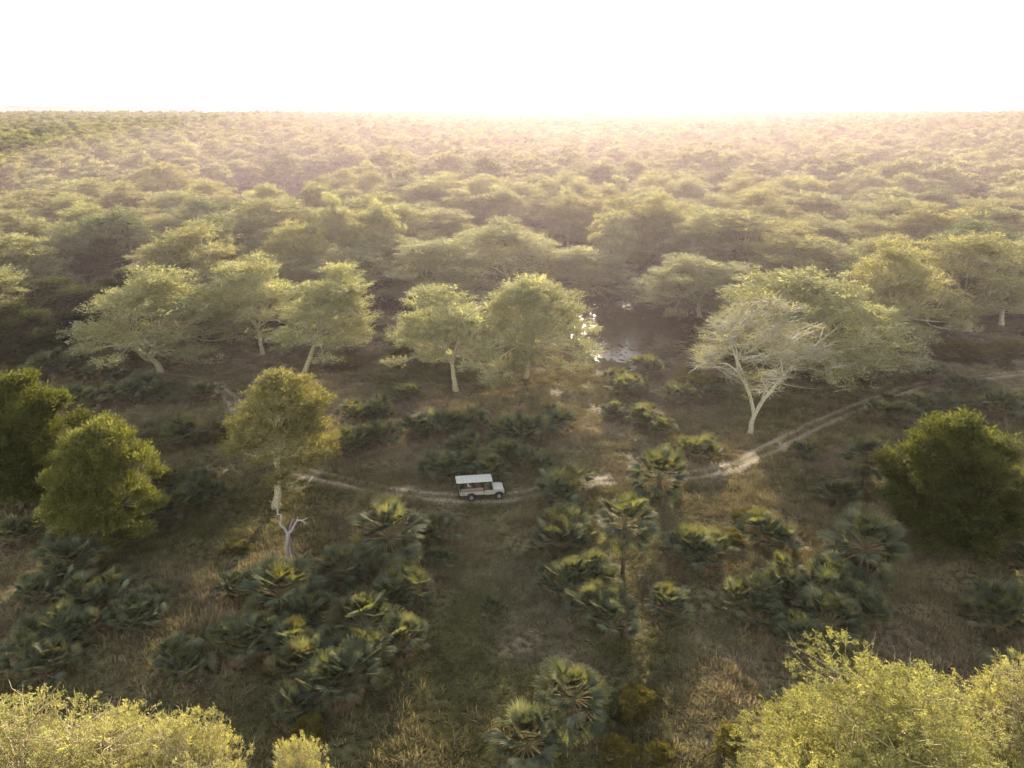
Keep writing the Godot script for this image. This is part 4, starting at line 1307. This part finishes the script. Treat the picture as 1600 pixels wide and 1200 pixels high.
	plant_tree("foreground_tree", "near_broad", -15.0, -28.2, 12.9, 4.0, 2.2, "twiggy right hand neighbour of the lower left corner tree", "tree", "", M.leaf)
	plant_tree("foreground_tree", "near_broad", -9.9, -28.0, 12.2, 2.1, 4.0, "small yellow crown at the bottom between the two foreground masses", "tree", "", M.leaf)
	plant_tree("foreground_tree", "near_dome", 16.4, -27.0, 15.2, 7.6, 1.0, "great sunlit tree crown filling the lower right corner", "tree", "", M.leaf)
	plant_tree("foreground_tree", "near_broad", 25.5, -30.5, 13.6, 5.6, 3.1, "lower right sunlit tree beside the great corner crown", "tree", "", M.leaf)
	plant_tree("foreground_tree", "near_broad", 40.3, -46.0, 12.0, 4.8, 5.1, "sunlit branches reaching in at the right edge", "tree", "", M.leaf_gold)
	plant_tree("shrub", "low_shrub", 8.7, -44.0, 1.6, 1.38, 5.70, "orange dry brush in the strip of low sunlight", "shrub", "", M.leaf_gold)
	plant_tree("shrub", "low_shrub", 6.7, -39.6, 1.5, 1.03, 1.44, "dry lit brush at the bottom of the sunlight strip", "shrub", "", M.leaf_gold)
	plant_tree("shrub", "low_shrub", 9.4, -39.3, 1.3, 0.94, 5.08, "low yellow brush right at the bottom of the sunlight strip", "shrub", "", M.leaf_gold)
	plant_tree("shrub", "low_shrub", 14.1, -40.2, 1.8, 1.00, 5.32, "leafy green sapling left of the large foreground tree", "shrub", "", M.leaf)
	plant_tree("shrub", "low_shrub", -25.9, -118.4, 1.6, 2.53, 4.70, "lit shrub right of the rounded pale fever tree", "shrub", "", M.leaf)
	plant_tree("shrub", "low_shrub", 26.7, -108.4, 2.2, 3.75, 5.90, "pale green shrub left under the leafless white fever tree", "shrub", "", M.leaf_pale)
	plant_tree("shrub", "low_shrub", 21.1, -66.7, 0.9, 1.36, 0.44, "golden low brush in the lit strip above the paired palms", "shrub", "", M.leaf_gold)
	plant_tree("shrub", "low_shrub", 23.4, -70.8, 0.8, 1.30, 1.88, "lit low brush beside the rounded lone palm", "shrub", "", M.leaf_gold)
	plant_tree("shrub", "low_shrub", -17.0, -124.3, 2.0, 3.18, 2.12, "green shrub left of the hazy straight trunked fever tree", "shrub", "", M.leaf)
	plant_tree("shrub", "low_shrub", 73.8, -123.6, 2.4, 4.22, 1.24, "warm lit shrub under the spreading fever tree", "shrub", "", M.leaf_gold)
	plant_tree("shrub", "low_shrub", 83.2, -124.3, 2.2, 3.18, 4.22, "green shrub at the right edge under the woodland", "shrub", "", M.leaf)
	plant_tree("shrub", "low_shrub", -13.6, -41.2, 1.2, 1.27, 3.16, "yellow lit grass bush left of the small foreground crown", "shrub", "", M.leaf_gold)
	plant_tree("shrub", "low_shrub", -34.2, -88.4, 1.3, 1.96, 4.30, "golden dry brush in the lit patch beside the feathery fever tree", "shrub", "", M.leaf_gold)
	plant_tree("shrub", "low_shrub", -26.0, -64.8, 0.9, 1.15, 1.52, "small shrub left of the dead stump", "shrub", "", M.leaf)
	plant_tree("shrub", "low_shrub", -35.3, -60.2, 1.2, 0.85, 0.40, "narrow dark shrub above the lower left palms", "shrub", "", M.leaf_dark)
	make_woodland()
	plant_palm(-71.7, -114.7, 4.33, 0, 1, "fan palm thicket at the left edge just below the track")
	plant_palm(-67.7, -115.3, 3.51, 0, 1, "fan palm between the left edge thicket and the wide leaning fever tree")
	plant_palm(-61.9, -112.3, 3.56, 0, 1, "small fan palm left of the wide leaning fever tree trunk")
	plant_palm(-58.1, -100.8, 3.86, 0, 2, "dark fan palm clump above the compact sunlit thorn tree")
	plant_palm(-54.3, -102.2, 3.66, 0, 1, "fan palm right of the dark clump above the sunlit thorn tree")
	plant_palm(-52.1, -105.8, 3.64, 0, 1, "dark fan palm below the wide leaning fever tree")
	plant_palm(-48.7, -104.2, 3.33, 0, 1, "rounded palm below right of the wide leaning fever tree")
	plant_palm(-42.7, -104.7, 3.35, 0, 2, "twin fan palm beside the bend of the left track")
	plant_palm(-40.1, -90.0, 3.72, 0, 2, "fan palm clump left of the feathery lone fever tree")
	plant_palm(-36.3, -91.2, 2.62, 0, 1, "low dry palm against the crown of the feathery fever tree")
	plant_palm(-37.4, -77.4, 2.38, 0, 1, "small palm behind the grey spreading palm right of the thorn tree")
	plant_palm(-31.9, -73.1, 3.50, 0, 2, "dark palm clump left of the feathery fever tree trunk")
	plant_palm(-34.3, -69.0, 3.96, 0, 1, "grey spreading fan palm right of the compact sunlit thorn tree")
	plant_palm(-46.3, -65.9, 3.12, 0, 1, "blue green fan palm below the big dark thorn tree")
	plant_palm(-39.8, -61.7, 4.02, 0, 1, "wide fan palm below the compact sunlit thorn tree")
	plant_palm(-38.6, -56.7, 3.07, 0, 2, "sun tipped fan palm at the top of the lower left clump")
	plant_palm(-34.7, -55.1, 3.22, 0, 2, "grey green fan palm at the right of the lower left clump")
	plant_palm(-36.6, -51.8, 3.07, 0, 2, "pale fan palm in the middle of the lower left clump")
	plant_palm(-34.0, -51.0, 2.61, 0, 1, "drooping fan palm below the middle of the lower left clump")
	plant_palm(-34.7, -47.2, 2.99, 0, 1, "lowest fan palm of the lower left clump")
	plant_palm(-30.3, -52.4, 2.67, 0, 1, "dark fan palm right of the lower left clump")
	plant_palm(-29.4, -54.6, 2.83, 0, 1, "fan palm farthest right of the lower left clump")
	plant_palm(-24.5, -47.4, 2.66, 0, 1, "single fan palm just above the sunlit foreground tree")
	plant_palm(-18.9, -54.7, 3.47, 1.6, 1, "tall teal fan palm at the heart of the big clump under the dead stump")
	plant_palm(-20.2, -48.8, 3.54, 0, 2, "fan palm at the left foot of the big clump under the dead stump")
	plant_palm(-16.6, -48.1, 3.50, 0, 2, "fan palm at the lower middle of the big clump under the dead stump")
	plant_palm(-15.4, -53.8, 3.09, 0, 1, "dark fan palm between the two tall teal palms")
	plant_palm(-14.9, -59.7, 2.52, 0.8, 1, "fan palm right of the dead stump")
	plant_palm(-22.3, -57.8, 2.80, 0, 1, "fan palm left below the dead stump")
	plant_palm(-11.4, -51.0, 3.22, 1.4, 1, "tall teal fan palm right in the big clump with a golden leaf")
	plant_palm(-10.8, -46.0, 3.91, 0, 2, "shaggy fan palm at the foot of the right teal palm")
	plant_palm(-13.6, -49.1, 2.60, 0, 1, "half hidden fan palm between the lower palms of the big clump")
	plant_palm(-8.9, -56.9, 3.23, 0, 2, "fan palm at the upper right of the big clump")
	plant_palm(-8.6, -51.0, 2.47, 0, 1, "fan palm on the right flank of the big clump")
	plant_palm(-14.3, -44.3, 2.59, 0, 1, "low shaggy palm alone below the big clump")
	plant_palm(-11.0, -61.7, 3.48, 3.0, 1, "sunlit yellow green fan palm on a short stem left below the vehicle")
	plant_palm(-7.4, -65.9, 2.95, 0, 1, "fan palm in shade right of the sunlit short stemmed palm")
	plant_palm(-6.9, -61.9, 1.73, 0, 1, "small fan palm seedling below the shaded palm")
	plant_palm(-19.1, -86.2, 3.37, 0, 2, "fan palm right of the feathery lone fever tree")
	plant_palm(-16.2, -87.3, 3.41, 0, 1, "fan palm second right of the feathery lone fever tree")
	plant_palm(-21.0, -94.9, 3.31, 0, 1, "fan palm touching the crown of the feathery fever tree")
	plant_palm(-17.1, -97.5, 3.27, 0, 2, "fan palm at the upper left of the clump behind the vehicle")
	plant_palm(-12.4, -90.8, 2.96, 0, 1, "low fan palm at the left of the clump behind the vehicle")
	plant_palm(-8.9, -91.2, 3.76, 0, 2, "pale fan palm at the top of the clump behind the vehicle")
	plant_palm(-5.4, -92.4, 3.35, 0, 1, "fan palm on the crest of the clump behind the vehicle")
	plant_palm(-1.3, -88.4, 3.89, 0, 2, "broad pale fan palm right on the crest of the clump behind the vehicle")
	plant_palm(2.0, -90.0, 3.38, 0, 1, "fan palm at the upper right of the clump behind the vehicle")
	plant_palm(-0.8, -84.1, 3.30, 0, 1, "dusty fan palm in the right of the clump behind the vehicle")
	plant_palm(-5.4, -85.5, 3.02, 0, 1, "fan palm in the middle of the clump behind the vehicle")
	plant_palm(-9.0, -79.4, 3.55, 0, 1, "fan palm left behind the vehicle beside the track")
	plant_palm(-3.7, -79.4, 3.65, 0, 2, "fan palm standing directly behind the vehicle roof")
	plant_palm(2.5, -80.7, 2.77, 0, 1, "fan palm right behind the vehicle beside the track")
	plant_palm(6.2, -93.2, 3.26, 0, 1, "lone fan palm right above the clump behind the vehicle")
	plant_palm(-14.6, -105.2, 2.72, 0, 1, "small fan palm left of the hazy straight trunked tree")
	plant_palm(14.1, -97.5, 2.66, 0, 1, "small fan palm above the sunlit palms by the track")
	plant_palm(20.9, -114.7, 3.35, 0, 1, "round fan palm at the near shore of the pond")
	plant_palm(17.0, -105.8, 3.64, 0, 2, "fan palm clump at the near shore of the pond")
	plant_palm(17.6, -94.1, 3.28, 0, 2, "green fan palm above the sunlit palm by the track")
	plant_palm(15.8, -110.1, 2.69, 0, 1, "low fan palm left of the round one at the pond shore")
	plant_palm(19.4, -90.4, 2.60, 0, 1, "fan palm left above the twin palms right of the sunlit one")
	plant_palm(5.9, -73.0, 4.15, 0, 2, "fan palm clump right of the vehicle at the edge of the track")
	plant_palm(4.8, -66.1, 4.00, 0, 2, "fan palm clump below the one right of the vehicle")
	plant_palm(4.1, -58.7, 2.92, 0, 1, "dark fan palm left of the tall slender stemmed palm")
	plant_palm(6.9, -59.2, 3.18, 0, 2, "fan palm at the foot of the tall slender stemmed palm")
	plant_palm(6.8, -53.9, 3.53, 0, 1, "grey drooping fan palm below the tall slender stemmed palm")
	plant_palm(9.9, -60.9, 3.11, 4.6, 1, "tall slender stemmed fan palm with a sunlit crown")
	plant_palm(-1.6, -55.3, 1.43, 0, 1, "tiny fan palm alone in the middle of the grass")
	plant_palm(15.5, -74.9, 3.37, 2.0, 1, "sunlit fan palm with a brown skirt on the edge of the track")
	plant_palm(20.8, -84.4, 2.56, 0, 1, "left one of the twin palms right of the sunlit trackside palm")
	plant_palm(22.7, -85.5, 2.27, 0, 1, "right one of the twin palms right of the sunlit trackside palm")
	plant_palm(23.6, -103.7, 3.19, 0, 1, "low palm at the foot of the crown of the leafless white tree")
	plant_palm(27.9, -104.2, 2.82, 0, 1, "low palm left of the leafless white fever tree trunk")
	plant_palm(34.0, -85.1, 2.15, 0, 1, "small fan palm beside the track right of the leafless white tree")
	plant_palm(38.2, -77.4, 2.64, 3.2, 1, "slender palm with a thin stem beside the large bush tree")
	plant_palm(34.8, -73.5, 2.56, 0, 1, "palm shrub at the foot of the thin stemmed palm")
	plant_palm(49.8, -95.3, 3.56, 0, 1, "fan palm beside the track below the leaning forked fever tree")
	plant_palm(55.6, -98.0, 3.52, 0, 2, "fan palm left in the group where the track leaves at the right")
	plant_palm(58.8, -98.9, 3.43, 0, 1, "fan palm right in the group where the track leaves at the right")
	plant_palm(65.5, -107.9, 2.91, 0, 1, "upright palm beyond the track at the right")
	plant_palm(62.1, -112.3, 3.29, 0, 1, "fan palm under the leaning forked fever tree")
	plant_palm(65.1, -97.5, 4.48, 0, 2, "fan palm group at the right edge above the large bush tree")
	plant_palm(24.9, -65.4, 3.27, 0, 1, "rounded fan palm alone right of the sunlit strip of grass")
	plant_palm(14.8, -63.0, 3.26, 0, 1, "left one of the paired grey palms right of the slender palm")
	plant_palm(17.1, -62.8, 3.33, 0, 2, "right one of the paired grey palms right of the slender palm")
	plant_palm(12.3, -55.5, 2.64, 0, 1, "sunlit fan palm right of the grey drooping palm")
	plant_palm(31.2, -60.5, 4.16, 2.4, 1, "great fan palm with fringed crown and brown skirt left of the bush tree")
	plant_palm(19.6, -54.7, 3.43, 0, 2, "sun tipped fan palm left in the clump below the great palm")
	plant_palm(23.3, -56.9, 3.23, 0, 2, "green fan palm at the back of the clump below the great palm")
	plant_palm(26.1, -56.9, 3.23, 0, 1, "dark fan palm right at the back of the clump below the great palm")
	plant_palm(24.9, -51.9, 3.03, 0.9, 1, "pale fringed fan palm in front of the clump below the great palm")
	plant_palm(28.2, -54.1, 2.81, 0, 1, "fan palm at the right end of the clump below the great palm")
	plant_palm(22.3, -50.3, 2.79, 0, 1, "grey fan palm just above the large foreground tree")
	plant_palm(50.9, -70.4, 3.42, 2.8, 1, "hanging palm with a drooping crown cut by the right edge")
	plant_palm(45.9, -61.7, 2.71, 0, 1, "blue green fan palm under the hanging palm at the right edge")
	plant_palm(39.4, -53.0, 3.49, 0, 2, "dark fan palm clump at the right edge below the hanging palm")
	plant_palm(35.9, -45.7, 2.40, 0, 1, "fan palm with one lit leaf at the right edge")
	plant_palm(4.1, -42.8, 2.61, 1.9, 1, "bright sunlit fan palm of the foreground pair")
	plant_palm(1.0, -40.2, 2.83, 0.6, 1, "shaded fan palm of the foreground pair")
	make_snag()
	make_vehicle()
	make_undergrowth()
	make_grass()
